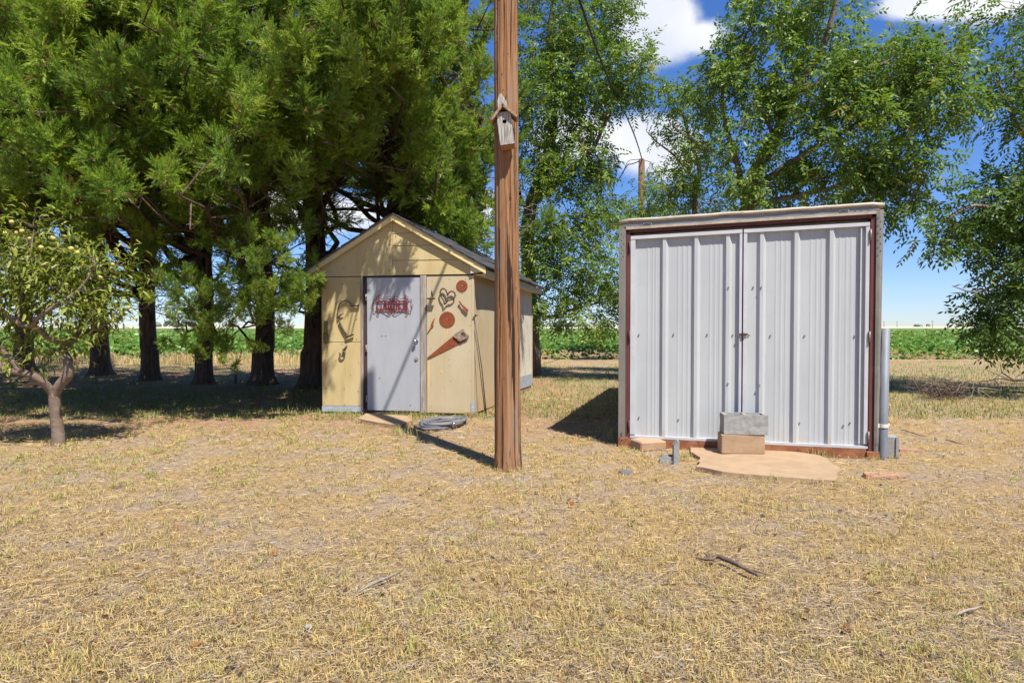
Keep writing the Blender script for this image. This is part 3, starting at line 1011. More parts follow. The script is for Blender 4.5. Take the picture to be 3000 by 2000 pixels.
fr = MB()
fr.box(-.252, .252, YS - .004, YS + .004, .052, .066)
fr.box(-.252, .252, YS - .004, YS + .004, -.070, -.056)
for s in (-1, 1):
    band(fr, [(s * .252, .062), (s * .262, .085), (s * .298, .082), (s * .290, .03), (s * .302, .01), (s * .316, -.003), (s * .302, -.015), (s * .292, -.045), (s * .292, -.085), (s * .262, -.092), (s * .252, -.066)])
    band(fr, [(s * .004, .064), (s * .006, .105), (s * .045, .134), (s * .085, .122), (s * .13, .098), (s * .175, .10), (s * .212, .128), (s * .206, .152), (s * .186, .150), (s * .186, .136)])
    band(fr, [(s * .20, .070), (s * .235, .085), (s * .242, .12), (s * .222, .135), (s * .205, .118), (s * .214, .105)])
    band(fr, [(s * .012, .066), (s * .032, .070), (s * .040, .090), (s * .028, .098)], .005)
    band(fr, [(s * .004, -.066), (s * .006, -.098), (s * .035, -.132), (s * .075, -.122), (s * .12, -.095), (s * .17, -.075), (s * .215, -.085), (s * .240, -.112), (s * .226, -.138), (s * .206, -.128), (s * .212, -.112)])
    band(fr, [(s * .012, -.066), (s * .034, -.072), (s * .042, -.094), (s * .028, -.104)], .005)
fr.tube([(-.2, YS, .06), (-.2, .002, .06)], .004, 6)
fr.tube([(.2, YS, .06), (.2, .002, .06)], .004, 6)
fr.build('scroll_frame', REDSIGN, sign)
LH = .060


def letter(strokes, curves=()):
    m_ = MB()
    for (x0, z0, x1, z1, w) in strokes:
        d = Vector((x1 - x0, z1 - z0))
        n_ = Vector((-d.y, d.x)).normalized() * w / 2
        m_.prism([(x0 + n_.x, z0 + n_.y), (x1 + n_.x, z1 + n_.y), (x1 - n_.x, z1 - n_.y), (x0 - n_.x, z0 - n_.y)], YS - .0035, YS + .0035)
    for pts in curves:
        # variable width arc: (x, z, half width)
        P = smooth_pts([(x, z, h) for x, z, h in pts], 5)
        L_, R_ = [], []
        for i, p in enumerate(P):
            t = (P[min(i + 1, len(P) - 1)] - P[max(i - 1, 0)])
            n_ = Vector((-t.y, t.x)).normalized()
            L_.append((p.x + n_.x * p.z, p.y + n_.y * p.z))
            R_.append((p.x - n_.x * p.z, p.y - n_.y * p.z))
        for i in range(len(P) - 1):
            m_.prism([L_[i], L_[i + 1], R_[i + 1], R_[i]], YS - .003, YS + .003)
    return m_


TK, TN, SF = .024, .010, .008
lets = {
    'G': (.105, [(.098, -.058, .098, -.008, .017), (.080, -.008, .112, -.008, SF)], [[(.094, .034, .004), (.080, .052, .005), (.050, .056, .006), (.016, .034, .010), (.010, -.004, .011), (.020, -.040, .009), (.052, -.058, .006), (.082, -.052, .005), (.098, -.036, .006)]]),
    'A': (.10, [(.008, -.058, .048, .058, TN), (.044, .058, .090, -.058, TK), (.024, -.018, .070, -.018, SF), (-.004, -.057, .026, -.057, SF), (.072, -.057, .106, -.057, SF)], []),
    'R': (.092, [(.014, -.058, .014, .058, TK), (-.004, .057, .03, .057, SF), (-.004, -.057, .03, -.057, SF), (.046, -.002, .084, -.058, TK), (.07, -.057, .098, -.057, SF)], [[(.016, .056, .004), (.05, .055, .005), (.070, .028, .009), (.05, .0, .005), (.016, -.002, .004)]]),
    'D': (.092, [(.014, -.058, .014, .058, TK), (-.004, .057, .03, .057, SF), (-.004, -.057, .03, -.057, SF)], [[(.016, .056, .004), (.048, .052, .006), (.076, .022, .010), (.076, -.022, .010), (.048, -.052, .006), (.016, -.056, .004)]]),
    'E': (.078, [(.014, -.058, .014, .058, TK), (-.004, .056, .068, .056, TN), (.014, 0, .056, 0, SF), (-.004, -.056, .072, -.056, TN), (.068, .058, .068, .034, SF), (.072, -.058, .072, -.032, SF), (.056, .012, .056, -.012, SF)], []),
    'N': (.10, [(.012, -.058, .012, .058, TN), (.010, .056, .088, -.056, TK), (.088, -.058, .088, .058, TN), (-.006, .057, .022, .057, SF), (-.004, -.057, .028, -.057, SF), (.072, .057, .104, .057, SF)], []),
}
total = sum(lets[c][0] for c in 'GARDEN')
xc = -.248
for c in 'GARDEN':
    w, st, cu = lets[c]
    m_ = letter(st, cu)
    m_.v = [((p[0] * .88 + w * .05) * (.496 / total) + xc, p[1], p[2] * 1.0) for p in m_.v]
    m_.build('letter', REDSIGN, sign)
    xc += w * .496 / total

# rods leaning at the shed corner
q = MB()
b0, t0 = on_ground(1425, 1214), on_shed(SW + .02, 1.42, .02)
bl = b0 - Vector((0, 0, .02))
loc0 = Vector((bl.x, bl.y, 0))
q.tube([bl - loc0, (bl.lerp(t0, .5) + Vector((.02, -.02, 0))) - loc0, t0 - loc0], [.009, .008, .006], 8)
q.tube([bl + Vector((-.015, .01, 0)) - loc0, bl.lerp(t0, .6) + Vector((-.01, 0, 0)) - loc0, t0 + Vector((-.01, .02, -.1)) - loc0], [.007, .006, .005], 8)
q.ball(t0 + Vector((.02, -.015, .03)) - loc0, .018, 8, 6)
q.tube([t0 + Vector((-.02, .0, .0)) - loc0, t0 + Vector((.05, -.02, .035)) - loc0], .008, 8)
tag(q.build('garden_tool', IRON, None, loc0), 'long thin dark rod leaning against the right front corner of the shed', 'tool')

# coiled hose
hz = thing('garden_hose', 'grey garden hose lying in a loose coil in front of the shed', 'hose', on_ground(1300, 1243))
c0 = hz.location
rr = random.Random(21)
pts = []
NL = 13
for i in range(NL * 14):
    f = i / 14
    lp = int(f)
    w = 2 * math.pi * f
    rr2 = random.Random(lp)
    ax, ay = .33 * rr2.uniform(.72, 1.1), .52 * rr2.uniform(.62, 1.08)
    ox, oy = rr2.uniform(-.07, .07), rr2.uniform(-.14, .10)
    pts.append((ox + ax * math.cos(w) + .14 * math.sin(w) + rr.uniform(-.01, .01), oy + ay * math.sin(w) + rr.uniform(-.012, .012), .006 + .006 * lp * .9 + .010 * math.sin(w * 1.7 + lp) ** 2))
sm = []
for i in range(len(pts)):
    a_ = [Vector(pts[max(0, min(len(pts) - 1, i + k_))]) for k_ in (-2, -1, 0, 1, 2)]
    sm.append(sum(a_, Vector()) / 5)
sm = [Vector((p.x * .92, p.y * .9, p.z * .8)) for p in sm]
MB().tube(smooth_pts(sm, 2), .0145, 8).build('hose', HOSE, hz)
e = sm[-1]
MB().tube([e, e + Vector((.04, -.002, 0))], .018, 10).build('hose_coupling', CHROME, hz)

# door step slab and other flat stones
stp = [on_ground(*p) for p in ((1050, 1232), (1072, 1217), (1205, 1224), (1208, 1238), (1169, 1252), (1106, 1244))]
c0 = sum(stp, Vector()) / 6
q = MB().prism([(p.x - c0.x, p.y - c0.y) for p in stp], -.06, .03, 'z')
q.jitter(.01, 5)
tag(q.build('doorstep', SLAB, None, c0), 'sandy concrete doorstep below the grey shed door', 'doorstep')

# ------------------------------------------------------------------ utility pole, bird house, cable
PX, PY = -.038, 6.255
pole = thing('utility_pole', 'tall brown cracked wooden utility pole in the middle of the yard', 'pole', (PX, PY, 0))


def pole_mesh():
    A, B = 120, 230
    Hh = 7.6
    rr_ = random.Random(4)
    cr = [(rr_.uniform(0, 2 * math.pi), rr_.uniform(-.6, 7), rr_.uniform(.7, 3.2), rr_.uniform(.006, .02), rr_.uniform(.015, .05)) for _ in range(190)]
    ang = np.linspace(0, 2 * np.pi, A, endpoint=False)
    zs = np.linspace(-.15, Hh, B)
    V = np.zeros((B, A, 3))
    for j, z in enumerate(zs):
        r0 = .1205 - .0036 * z
        if z < .25: r0 += .010 * (1 - max(z, 0) / .25) ** 2
        r = np.full(A, r0)
        for i, w in enumerate(ang):
            r[i] += .0035 * mnoise.noise((math.cos(w) * 9, math.sin(w) * 9, z * .7)) + .0022 * mnoise.noise((math.cos(w) * 26, math.sin(w) * 26, z * 1.6))
        for (w0, z0, ln_, dp, wd) in cr:
            t = (z - z0) / ln_
            if 0 < t < 1:
                wc = w0 + .05 * math.sin(z * 2.3 + w0 * 7) + .025 * math.sin(z * 7 + w0)
                d = np.abs((ang - wc + np.pi) % (2 * np.pi) - np.pi)
                r -= dp * math.sin(t * math.pi) ** .5 * np.clip(1 - d / (wd * 1.6 + .02), 0, 1) ** .8
        V[j, :, 0] = r * np.cos(ang) - .0045 * z
        V[j, :, 1] = r * np.sin(ang)
        V[j, :, 2] = z
    ix = np.arange(A * B).reshape(B, A)
    a_, b2 = ix[:-1], np.roll(ix, -1, axis=1)[:-1]
    c_, d_ = np.roll(ix, -1, axis=1)[1:], ix[1:]
    T = np.concatenate([np.stack([a_, b2, c_], 2).reshape(-1, 3), np.stack([a_, c_, d_], 2).reshape(-1, 3), np.array([[ix[-1, 0], ix[-1, k_], ix[-1, k_ + 1]] for k_ in range(1, A - 1)])])
    return V.reshape(-1, 3), T


def pole_wood():
    m, nt, b = new_mat('old_pole_wood')
    L = nt.links.new
    tc = mk(nt, 'ShaderNodeTexCoord')

    def nz_(sc, det=6, ro=.65, di=0.0):
        mp = mk(nt, 'ShaderNodeMapping')
        mp.inputs['Scale'].default_value = sc
        L(tc.outputs['Object'], mp.inputs['Vector'])
        n = mk(nt, 'ShaderNodeTexNoise')
        n.inputs['Scale'].default_value = 1
        n.inputs['Detail'].default_value = det
        n.inputs['Roughness'].default_value = ro
        n.inputs['Distortion'].default_value = di
        L(mp.outputs[0], n.inputs['Vector'])
        return n.outputs['Fac']

    def rmp(s_, a, c):
        r = mk(nt, 'ShaderNodeMapRange', interpolation_type='SMOOTHSTEP')
        r.inputs['From Min'].default_value = a
        r.inputs['From Max'].default_value = c
        L(s_, r.inputs['Value'])
        return r.outputs[0]

    def mix(f, a, c):
        x = mk(nt, 'ShaderNodeMixRGB')
        L(f, x.inputs['Fac'])
        for s_, q_ in (('Color1', a), ('Color2', c)):
            if isinstance(q_, tuple): x.inputs[s_].default_value = (*q_, 1)
            else: L(q_, x.inputs[s_])
        return x.outputs[0]
    g = nz_((30, 30, .9), 8, .72, .5)
    col = mix(rmp(g, .34, .66), (.19, .088, .038), (.33, .172, .080))
    col = mix(rmp(nz_((7, 7, .8), 5), .46, .70), col, (.29, .19, .115))
    col = mix(rmp(nz_((40, 40, .8), 6, .7), .57, .66), col, (.075, .038, .024))
    col = mix(rmp(nz_((24, 24, .5), 5, .65, .8), .565, .60), col, (.028, .017, .012))
    col = mix(rmp(nz_((9, 9, 1.0), 6), .54, .70), col, (.20, .155, .125))
    L(col, b.inputs['Base Color'])
    b.inputs['Roughness'].default_value = .9
    b.inputs['Specular IOR Level'].default_value = .2
    bp = mk(nt, 'ShaderNodeBump')
    bp.inputs['Strength'].default_value = 1
    bp.inputs['Distance'].default_value = .010
    L(g, bp.inputs['Height'])
    L(bp.outputs[0], b.inputs['Normal'])
    return m


POLEW = pole_wood()
pv, pt = pole_mesh()
tri_mesh('shaft', pv, pt, POLEW, pole, smooth=True)
q = MB()
rr = random.Random(8)
for _ in range(26):
    w, z = rr.uniform(-2.6, -.5), rr.uniform(.3, 5)
    d_ = Vector((math.cos(w), math.sin(w), 0))
    r0 = .1205 - .0036 * z
    q.tube([d_ * (r0 - .01) + Vector((-.0045 * z, 0, z)), d_ * (r0 + .006) + Vector((-.0045 * z, 0, z))], .0035, 6)
tag(q.build('nails', IRON, pole), kind='stuff')

# bird house: tilts to the left at its top
BY = PY - .118
bh0 = at(1480, 375, BY - .06)
BT = math.radians(-7.5)
bird = thing('birdhouse', 'weathered little birdhouse nailed crooked to the utility pole', 'birdhouse', (bh0.x, BY, bh0.z))
bm_ = Matrix.Rotation(-BT * -1, 4, 'Y')
q = MB()
# front board with a round hole
n = 20
hw, h0, h1 = .0625, -.164, .118
out_ = []
hole_ = []
for i in range(n):
    w = 2 * math.pi * i / n
    dx, dz = math.cos(w), math.sin(w)
    t = min((hw / abs(dx)) if abs(dx) > 1e-6 else 9, ((h1 - .035) / dz) if dz > 1e-6 else 9, ((h0 - .035) / dz) if dz < -1e-6 else 9)
    out_.append((dx * t, .035 + dz * t))
    hole_.append((dx * .0185, .035 + dz * .0185))
for c in ((hw, h1), (-hw, h1), (-hw, h0), (hw, h0)):
    j = min(range(n), key=lambda i: (out_[i][0] - c[0]) ** 2 + (out_[i][1] - c[1]) ** 2)
    out_[j] = c
vs, fs = [], []
for i in range(n):
    for (x, z), y in ((out_[i], -.135), (hole_[i], -.135), (hole_[i], -.117), (out_[i], -.117)):
        vs.append(bm_ @ Vector((x, y, z)))
for i in range(n):
    for k_ in range(4):
        fs.append((i * 4 + k_, i * 4 + (k_ + 1) % 4, ((i + 1) % n) * 4 + (k_ + 1) % 4, ((i + 1) % n) * 4 + k_))
q.add(vs, fs)
q.build('front_board', BIRDWOOD, bird)
q = MB()
q.box(-.056, -.042, -.116, -.01, -.1655, .09, bm_).box(.042, .056, -.116, -.01, -.165, .09, bm_)
q.build('side_board', BIRDROOF, bird)
MB().box(-.041, .041, -.006, .006, -.16, .15, bm_).build('inner_back', BLACKHOLE, bird)
MB().box(-.060, .060, -.116, -.012, -.181, -.166, bm_).build('floor_board', BIRDFLOOR, bird)
for s in (-1, 1):
    ang = math.radians(46) * s
    q = MB()
    M_ = bm_ @ Matrix.Translation((0, 0, .175)) @ Matrix.Rotation(ang, 4, 'Y')
    q.box(.002 if s > 0 else -.165, .165 if s > 0 else -.002, -.175, -.005, -.012, .008, M_)
    q.build('roof_board', BIRDROOF, bird)
q = MB().prism([(-.045, .10), (.048, .10), (.044, .235), (.012, .305), (-.008, .325), (-.036, .26)], -.002, -.022, 'y', bm_)
q.jitter(.004, 20)
q.build('back_board', BIRDWOOD, bird)
q = MB().tube([bm_ @ Vector((.005, -.178, .165)), bm_ @ Vector((.0, -.18, .20))], .006, 6)
q.build('ridge_splinter', BIRDWOOD, bird)

# second pole far off and the cable between
PF = at(1880, 466, 25.8)
p2 = thing('utility_pole', 'distant utility pole rising out of the leaves left of the trailer box', 'pole', (PF.x, PF.y, 0))
MB().tube([(0, 0, -.1), (0, 0, 3), (0, 0, PF.z - .03), (0, 0, PF.z)], [.15, .14, .118, .10], 14).jitter(.006, 6).build('shaft', surf('lichen_pole_wood', (.22, .12, .07), (.14, .085, .055), (20, 20, 2), rough=.95, bump=.6, c3=(.33, .33, .27), s3=(5, 5, 3), t3=(.56, .64)), p2)
q = MB()
q.tube(smooth_pts([(0, 0, PF.z - .05), (-.35, .02, PF.z - .18), (-.55, .02, PF.z - .25), (-.9, .05, PF.z - .85)], 5), .02, 6)
q.tube(smooth_pts([(-.1, 0, PF.z - .02), (-.5, .02, PF.z - .08), (-.7, .02, PF.z - .55)], 5), .012, 6)
q.tube(smooth_pts([(0, 0, PF.z - .03), (.32, .02, PF.z - .12), (.45, 0, PF.z - .4)], 5), .012, 6)
q.build('loose_wire', CABLE, p2)
cp = smooth_pts([(PX - .03, PY + .10, 6.50), (.99, 10.4, 6.28), (1.95, 14.3, 6.55), (2.98, 18.4, 7.08), (4.0, 22.3, 7.40), (PF.x, PF.y - .1, PF.z - .06)], 10)
q = MB()
for k_ in range(3):
    tw = []
    for i, p in enumerate(cp):
        w = i * 1.1 + k_ * 2 * math.pi / 3
        tw.append(p + Vector((math.cos(w) * .010, 0, math.sin(w) * .010)))
    q.tube(tw, .013, 6)
q.v = [(p[0] - PX, p[1] - PY, p[2] - 6.5) for p in q.v]
tag(q.build('power_cable', CABLE, None, (PX, PY, 6.5)), 'black twisted overhead cable sagging from the near pole to the distant pole', 'cable')

# ------------------------------------------------------------------ trailer box used as a shed
TR0 = Vector((1.167, 7.426, 0))
TRR = math.atan2(-.268757, .963208)
box = thing('trailer_box', 'white trailer box set on the ground with two ribbed metal doors in a maroon frame', 'trailer', TR0, TRR)
TW, TL = 2.57, 6.0


def ztop(u): return 2.437 + .068 * u / TW


def hbeam(u0, u1, a, b_, y0, y1):
    """beam across the front; a and b_ are the distances of its top and bottom below the roof line"""
    m_ = MB()
    n = 12
    vs, fs = [], []
    for i in range(n + 1):
        u = u0 + (u1 - u0) * i / n
        z = ztop(u)
        vs += [(u, y0, z - a), (u, y0, z - b_), (u, y1, z - b_), (u, y1, z - a)]
    for i in range(n):
        for k_ in range(4):
            fs.append((i * 4 + k_, i * 4 + (k_ + 1) % 4, i * 4 + 4 + (k_ + 1) % 4, i * 4 + 4 + k_))
    fs += [(0, 1, 2, 3), (n * 4, n * 4 + 1, n * 4 + 2, n * 4 + 3)]
    m_.add(vs, fs)
    return m_


# body
q = MB()
q.add([(.01, .08, .05), (TW - .01, .08, .05), (TW - .01, TL, .05), (.01, TL, .05), (.01, .08, 2.41), (TW - .01, .08, 2.475), (TW - .01, TL, 2.475), (.01, TL, 2.41)],
      [(0, 1, 2, 3), (4, 5, 6, 7), (0, 1, 5, 4), (1, 2, 6, 5), (2, 3, 7, 6), (3, 0, 4, 7)])
body = q.build('body', GALV, box)
# posts
MB().prism([(0, .10), (.073, .10), (.073, ztop(.03) - .10), (0, ztop(0) - .07)], -.05, .079).jitter(.004, 5).build('corner_post', GALV, box)
q = MB()
n = 30
vs, fs = [], []
for i in range(n + 1):
    z = .01 + (ztop(TW) - .08) * i / n
    dn = .012 * max(0, mnoise.noise((0, 0, z * 5))) if z < 1.45 else .002
    uo = TW - .022 * (1 - z / 2.4) + .006 * mnoise.noise((1, 0, z * 6)) * (1 if z < 1.5 else .2)
    ui = 2.506
    vs += [(ui, -.052 + dn, z), ((ui + uo) / 2, -.060 + dn * 2.5, z), (uo, -.045 + dn, z), (uo - .004, .079, z), (ui, .079, z)]
for i in range(n):
    for k_ in range(5):
        fs.append((i * 5 + k_, i * 5 + (k_ + 1) % 5, i * 5 + 5 + (k_ + 1) % 5, i * 5 + 5 + k_))
fs += [(0, 1, 2, 3, 4), tuple(n * 5 + k_ for k_ in range(5))]
q.add(vs, fs)
q.build('corner_post', GALV, box)
# header: rolled cap, channel, lip
q = MB()
cap = []
n = 24
vs, fs = [], []
prof = [(-.052, .028), (-.064, .022), (-.068, .008), (-.062, -.006), (-.05, -.010), (.05, -.010), (.06, .0), (.02, .026)]
for i in range(n + 1):
    u = -.006 + (TW + .012) * i / n
    wob = .005 * mnoise.noise((u * 3.1, 0, 0)) + .004 * mnoise.noise((u * 9, 5, 0))
    end = .012 if i in (0, n) else 0
    for y, z in prof:
        vs.append((u, y + (end if y < 0 else 0) + wob * .6, ztop(u) - .022 + z + wob - end))
m_ = len(prof)
for i in range(n):
    for k_ in range(m_):
        fs.append((i * m_ + k_, i * m_ + (k_ + 1) % m_, i * m_ + m_ + (k_ + 1) % m_, i * m_ + m_ + k_))
fs += [tuple(range(m_)), tuple(n * m_ + k_ for k_ in range(m_))]
q.add(vs, fs, True)
q.build('roof_cap', CAPM, box)
head = hbeam(.074, 2.505, .033, .082, -.045, .079).build('header', HEADM, box)
hbeam(.075, 2.504, .0825, .108, -.056, .079).jitter(.002, 9).build('header_lip', CAPM, box)
hbeam(.10, 2.47, .109, .142, -.034, .079).build('door_frame', MAROON, box)
MB().prism([(.077, .06), (.116, .06), (.116, 2.305), (.077, 2.310)], -.032, .079).build('door_frame', MAROON, box)
MB().prism([(2.461, .06), (2.503, .06), (2.503, 2.375), (2.461, 2.36)], -.032, .079).build('door_frame', MAROON, box)
for u in (.30, 2.215):
    q = MB()
    zc = ztop(u) - .057
    q.prism([(u + sx_ * (.028 + .016 * math.cos(w)), zc + .0165 * math.sin(w)) for sx_, ws in ((1, range(-4, 5)), (-1, range(4, -5, -1))) for w in [math.radians(22.5 * k_) for k_ in ws]], -.052, -.040)
    ml = q.build('marker_light', CAPM, head)
    q = MB()
    q.prism([(u + sx_ * (.026 + .012 * math.cos(w)), zc + .0120 * math.sin(w)) for sx_, ws in ((1, range(-4, 5)), (-1, range(4, -5, -1))) for w in [math.radians(22.5 * k_) for k_ in ws]], -.055, -.0521)
    q.ball((u, -.058, zc), .007, 8, 6)
    q.build('marker_lens', LENS, box)
rv = MB()
rr = random.Random(2)


def rivet(u, z, y=-.0515, r=.006, d=.0045):
    rv.prism([(u + r * math.cos(math.pi * k_ / 3), z + r * math.sin(math.pi * k_ / 3)) for k_ in range(6)], y + .002, y - d)


for i in range(9):
    rivet(.028 + .022 * (i % 2), 2.29 - i * .034)
for i in range(11):
    rivet(2.522 + .024 * (i % 2), 2.36 - i * .036, -.0565)
for u, dz in ((.10, .05), (.125, .065), (.15, .047), (.175, .066), (.21, .048), (.235, .065), (2.29, .047), (2.32, .062), (2.345, .046), (2.37, .062), (2.405, .046), (2.44, .06), (2.46, .045)):
    rivet(u, ztop(u) - dz, -.0465)
for u, z in ((.043, .16), (.043, .13), (.043, .08), (2.53, .14)):
    rivet(u, z, -.062 if u < 1 else -.058, .010, .006)
tag(rv.build('rivets', surf('rivet_heads', (.12, .11, .10), (.3, .29, .27), (90, 90, 90), rough=.5, bump=0, metallic=.4), box), kind='stuff')
# sill
MB().box(-.004, .10, -.062, .079, -.03, .098, bev=.006).build('sill_corner', RUSTSILL, box)
MB().box(.101, 2.44, -.035, .079, -.03, .086, bev=.004).build('sill', RUSTSILL, box)
MB().box(2.441, 2.555, -.058, .079, -.03, .06, bev=.006).build('sill_corner', RUSTSILL, box)


def ribbed_door(u0, u1, majors, minors, z0, z1l, z1r, name_label):
    """a bent metal sheet with tall and low ribs in a slim channel frame"""
    d = MB()
    prof = [(u0, 0.0)]
    ev = [(m - .044, m - .016, m + .016, m + .044, .034) for m in majors] + [(m - .013, m - .007, m + .006, m + .012, .0022) for m in minors]
    ev.sort()
    for a, b1, c, e_, hh in ev:
        prof += [(a, 0), (b1, -hh), (c, -hh), (e_, 0)]
    prof = [p for p in prof if u0 <= p[0] <= u1] + [(u1, 0)]
    n = len(prof)
    rows = 16
    vs, fs = [], []
    for j in range(rows + 1):
        for x, y in prof:
            zt = z1l + (z1r - z1l) * (x - u0) / (u1 - u0)
            z = z0 + (zt - z0) * j / rows
            w = .0028 * mnoise.noise((x * 2.2 + 7, z * 1.3, 0)) + .0012 * mnoise.noise((x * 7, z * 4, 2))
            vs.append((x, y + .012 + w, z))
    for j in range(rows):
        for i in range(n - 1):
            fs.append((j * n + i, j * n + i + 1, (j + 1) * n + i + 1, (j + 1) * n + i))
    bo = len(vs)
    for x, y in ((u0, .030), (u1, .030)):
        for z in (z0, (z1l if x == u0 else z1r)):
            vs.append((x, y, z))
    fs.append((bo, bo + 2, bo + 3, bo + 1))
    d.add(vs, fs)
    dr = d.build('door', WHITEMETAL, box)
    dr['label'] = name_label
    t = MB()
    t.add([(u0, -.034, z1l - .036), (u1, -.034, z1r - .036), (u1, -.034, z1r), (u0, -.034, z1l), (u0, .026, z1l - .036), (u1, .026, z1r - .036), (u1, .026, z1r), (u0, .026, z1l)],
          [(0, 1, 2, 3), (4, 5, 6, 7), (0, 1, 5, 4), (3, 2, 6, 7), (0, 3, 7, 4), (1, 2, 6, 5)])
    t.build('channel', WHITETRIM, dr)
    t = MB().box(u0, u1, -.036, .026, z0 - .022, z0 + .004)
    t.jitter(.004, 4, u0)
    t.build('channel', WHITETRIM, dr)
    return dr


dL = ribbed_door(.122, 1.262, [.476, .802, 1.120], [.305, .357, .408 - .02, .621, .675, .725, .948, .996, 1.045], .112, 2.262, 2.292, 'left ribbed white door')
dR = ribbed_door(1.276, 2.452, [1.452, 1.781, 2.108], [1.595, 1.644, 1.69, 1.925, 1.979, 2.025, 2.191, 2.253, 2.30], .104, 2.292, 2.318, 'right ribbed white door')
for d_, u0, u1, zt in ((dL, .122, .172, 2.225), (dL, 1.236, 1.262, 2.255), (dR, 1.276, 1.310, 2.255), (dR, 2.418, 2.452, 2.28)):
    MB().box(u0, u1, -.030, .026, .128, zt).jitter(.0018, 3, u0).build('edge_channel', WHITETRIM, d_)
MB().box(2.372, 2.384, -.024, .012, .13, 2.27).build('edge_channel', WHITETRIM, dR)
for d_, u, z in ((dL, .112, 2.15), (dL, .112, 1.19), (dL, .112, .225), (dR, 2.458, 2.19), (dR, 2.458, 1.19), (dR, 2.458, .20)):
    q = MB().box(u - .012, u + .010, -.044, -.028, z - .055, z + .055, bev=.003)
    q.tube([(u, -.047, z - .055), (u, -.047, z + .055)], .008, 8)
    q.build('hinge', RUSTDARK if u < 1 else GALV, d_)
for d_, lst in ((dL, [(.21, 1.205), (.575, 1.21), (.92, 1.21), (1.175, 1.205), (1.13, 1.70), (1.13, .70), (.215, .31), (.63, .30)]), (dR, [(1.335, 1.205), (1.545, 1.20), (1.87, 1.2), (2.335, 1.2), (1.375, 1.7), (1.45, 1.695), (1.44, .69), (2.24, .30), (1.83, .31), (2.3, .33)])):
    q = MB()
    for u, z in lst:
        yb = -.022 if min(abs(u - m) for m in (.476, .802, 1.12, 1.452, 1.781, 2.108)) < .03 else .012
        q.prism([(u + .009 * math.cos(math.pi * k_ / 3), z + .009 * math.sin(math.pi * k_ / 3)) for k_ in range(6)], yb + .002, yb - .013)
    tag(q.build('screws', GALV, d_), kind='stuff')
q = MB().box(1.238, 1.322, -.048, -.036, 1.203, 1.222, bev=.002)
q.box(1.270, 1.284, -.058, -.048, 1.196, 1.226)
q.tube([(1.300, -.056, 1.213), (1.300, -.046, 1.213)], .009, 8)
q.build('latch', RUSTDARK, box)

# ------------------------------------------------------------------ blocks, slab, pipe by the trailer
# slab
sp = [on_ground(*p) for p in ((2020, 1312), (2026, 1330), (2042, 1340), (2050, 1362), (2040, 1374), (2110, 1388), (2180, 1396), (2300, 1404), (2400, 1411), (2443, 1414), (2462, 1384), (2440, 1362), (2400, 1340), (2330, 1326), (2200, 1312))]
rough = []
for i in range(len(sp)):
    for k_ in range(5):
        p = sp[i].lerp(sp[(i + 1) % len(sp)], k_ / 5)
        v_ = mnoise.noise_vector(p * 7) * .022 + mnoise.noise_vector(p * 23) * .012
        rough.append(Vector((p.x + v_.x, p.y + v_.y, 0)))
sp = rough
c0 = sum(sp, Vector()) / len(sp)
q = MB().prism([(p.x - c0.x, p.y - c0.y) for p in sp], -.05, .022, 'z')
q.jitter(.012, 2.5)
tag(q.build('concrete_slab', SLAB, None, c0), 'broken sandy concrete slab lying flat in front of the trailer doors', 'slab')


def cored_block(w, d, h, t=.032):
    """two-core concrete block, cores upward"""
    m_ = MB()
    xs = [-w / 2, -w / 2 + t, -t / 2, t / 2, w / 2 - t, w / 2]
    ys = [-d / 2, -d / 2 + t, d / 2 - t, d / 2]
    for i in range(5):
        for j in range(3):
            hole_ = (i in (1, 3)) and j == 1
            x0, x1, y0, y1 = xs[i], xs[i + 1], ys[j], ys[j + 1]
            z = h if not hole_ else h - .16
            m_.add([(x0, y0, z), (x1, y0, z), (x1, y1, z), (x0, y1, z)], [(0, 1, 2, 3)])
            if hole_:
                for (a, b1) in (((x0, y0), (x1, y0)), ((x1, y0), (x1, y1)), ((x1, y1), (x0, y1)), ((x0, y1), (x0, y0))):
                    m_.add([(a[0], a[1], z), (b1[0], b1[1], z), (b1[0], b1[1], h), (a[0], a[1], h)], [(0, 1, 2, 3)])
    W2, D2 = w / 2, d / 2
    N = 10
    for (a, b1) in (((-W2, -D2), (W2, -D2)), ((W2, -D2), (W2, D2)), ((W2, D2), (-W2, D2)), ((-W2, D2), (-W2, -D2))):
        for i in range(N):
            for j in range(5):
                p = lambda s_, t_: (a[0] + (b1[0] - a[0]) * s_, a[1] + (b1[1] - a[1]) * s_, h * t_)
                m_.add([p(i / N, j / 5), p((i + 1) / N, j / 5), p((i + 1) / N, (j + 1) / 5), p(i / N, (j + 1) / 5)], [(0, 1, 2, 3)])
    m_.add([(-W2, -D2, 0), (W2, -D2, 0), (W2, D2, 0), (-W2, D2, 0)], [(3, 2, 1, 0)])
    m_.jitter(.005, 16, 1)
    return m_


bl0 = on_ground(2180, 1331, .02)
m_ = MB().box(-.212, .212, -.095, .095, 0, .198, bev=.008)
m_.jitter(.008, 8)
blk = m_.build('concrete_block', CONCTAN, None, bl0 + Vector((0, .1, 0)), math.radians(-3))
tag(blk, 'tan stained concrete block under the grey block by the trailer doors', 'block')
blk = cored_block(.428, .195, .195).build('concrete_block', CONC, None, bl0 + Vector((.026, .10, .20)), math.radians(-5))
tag(blk, 'grey two-hole concrete block on top of the tan block', 'block')
# tan brick lying left
b1 = on_ground(1905, 1318)
m_ = MB().box(-.155, .155, -.115, .115, -.02, .088, bev=.012).jitter(.014, 6, 3)
tag(m_.build('paver', BRICKTAN, None, b1 + Vector((0, .12, 0)), math.radians(18)), 'sandy paver lying in the grass by the left door of the trailer', 'paver')
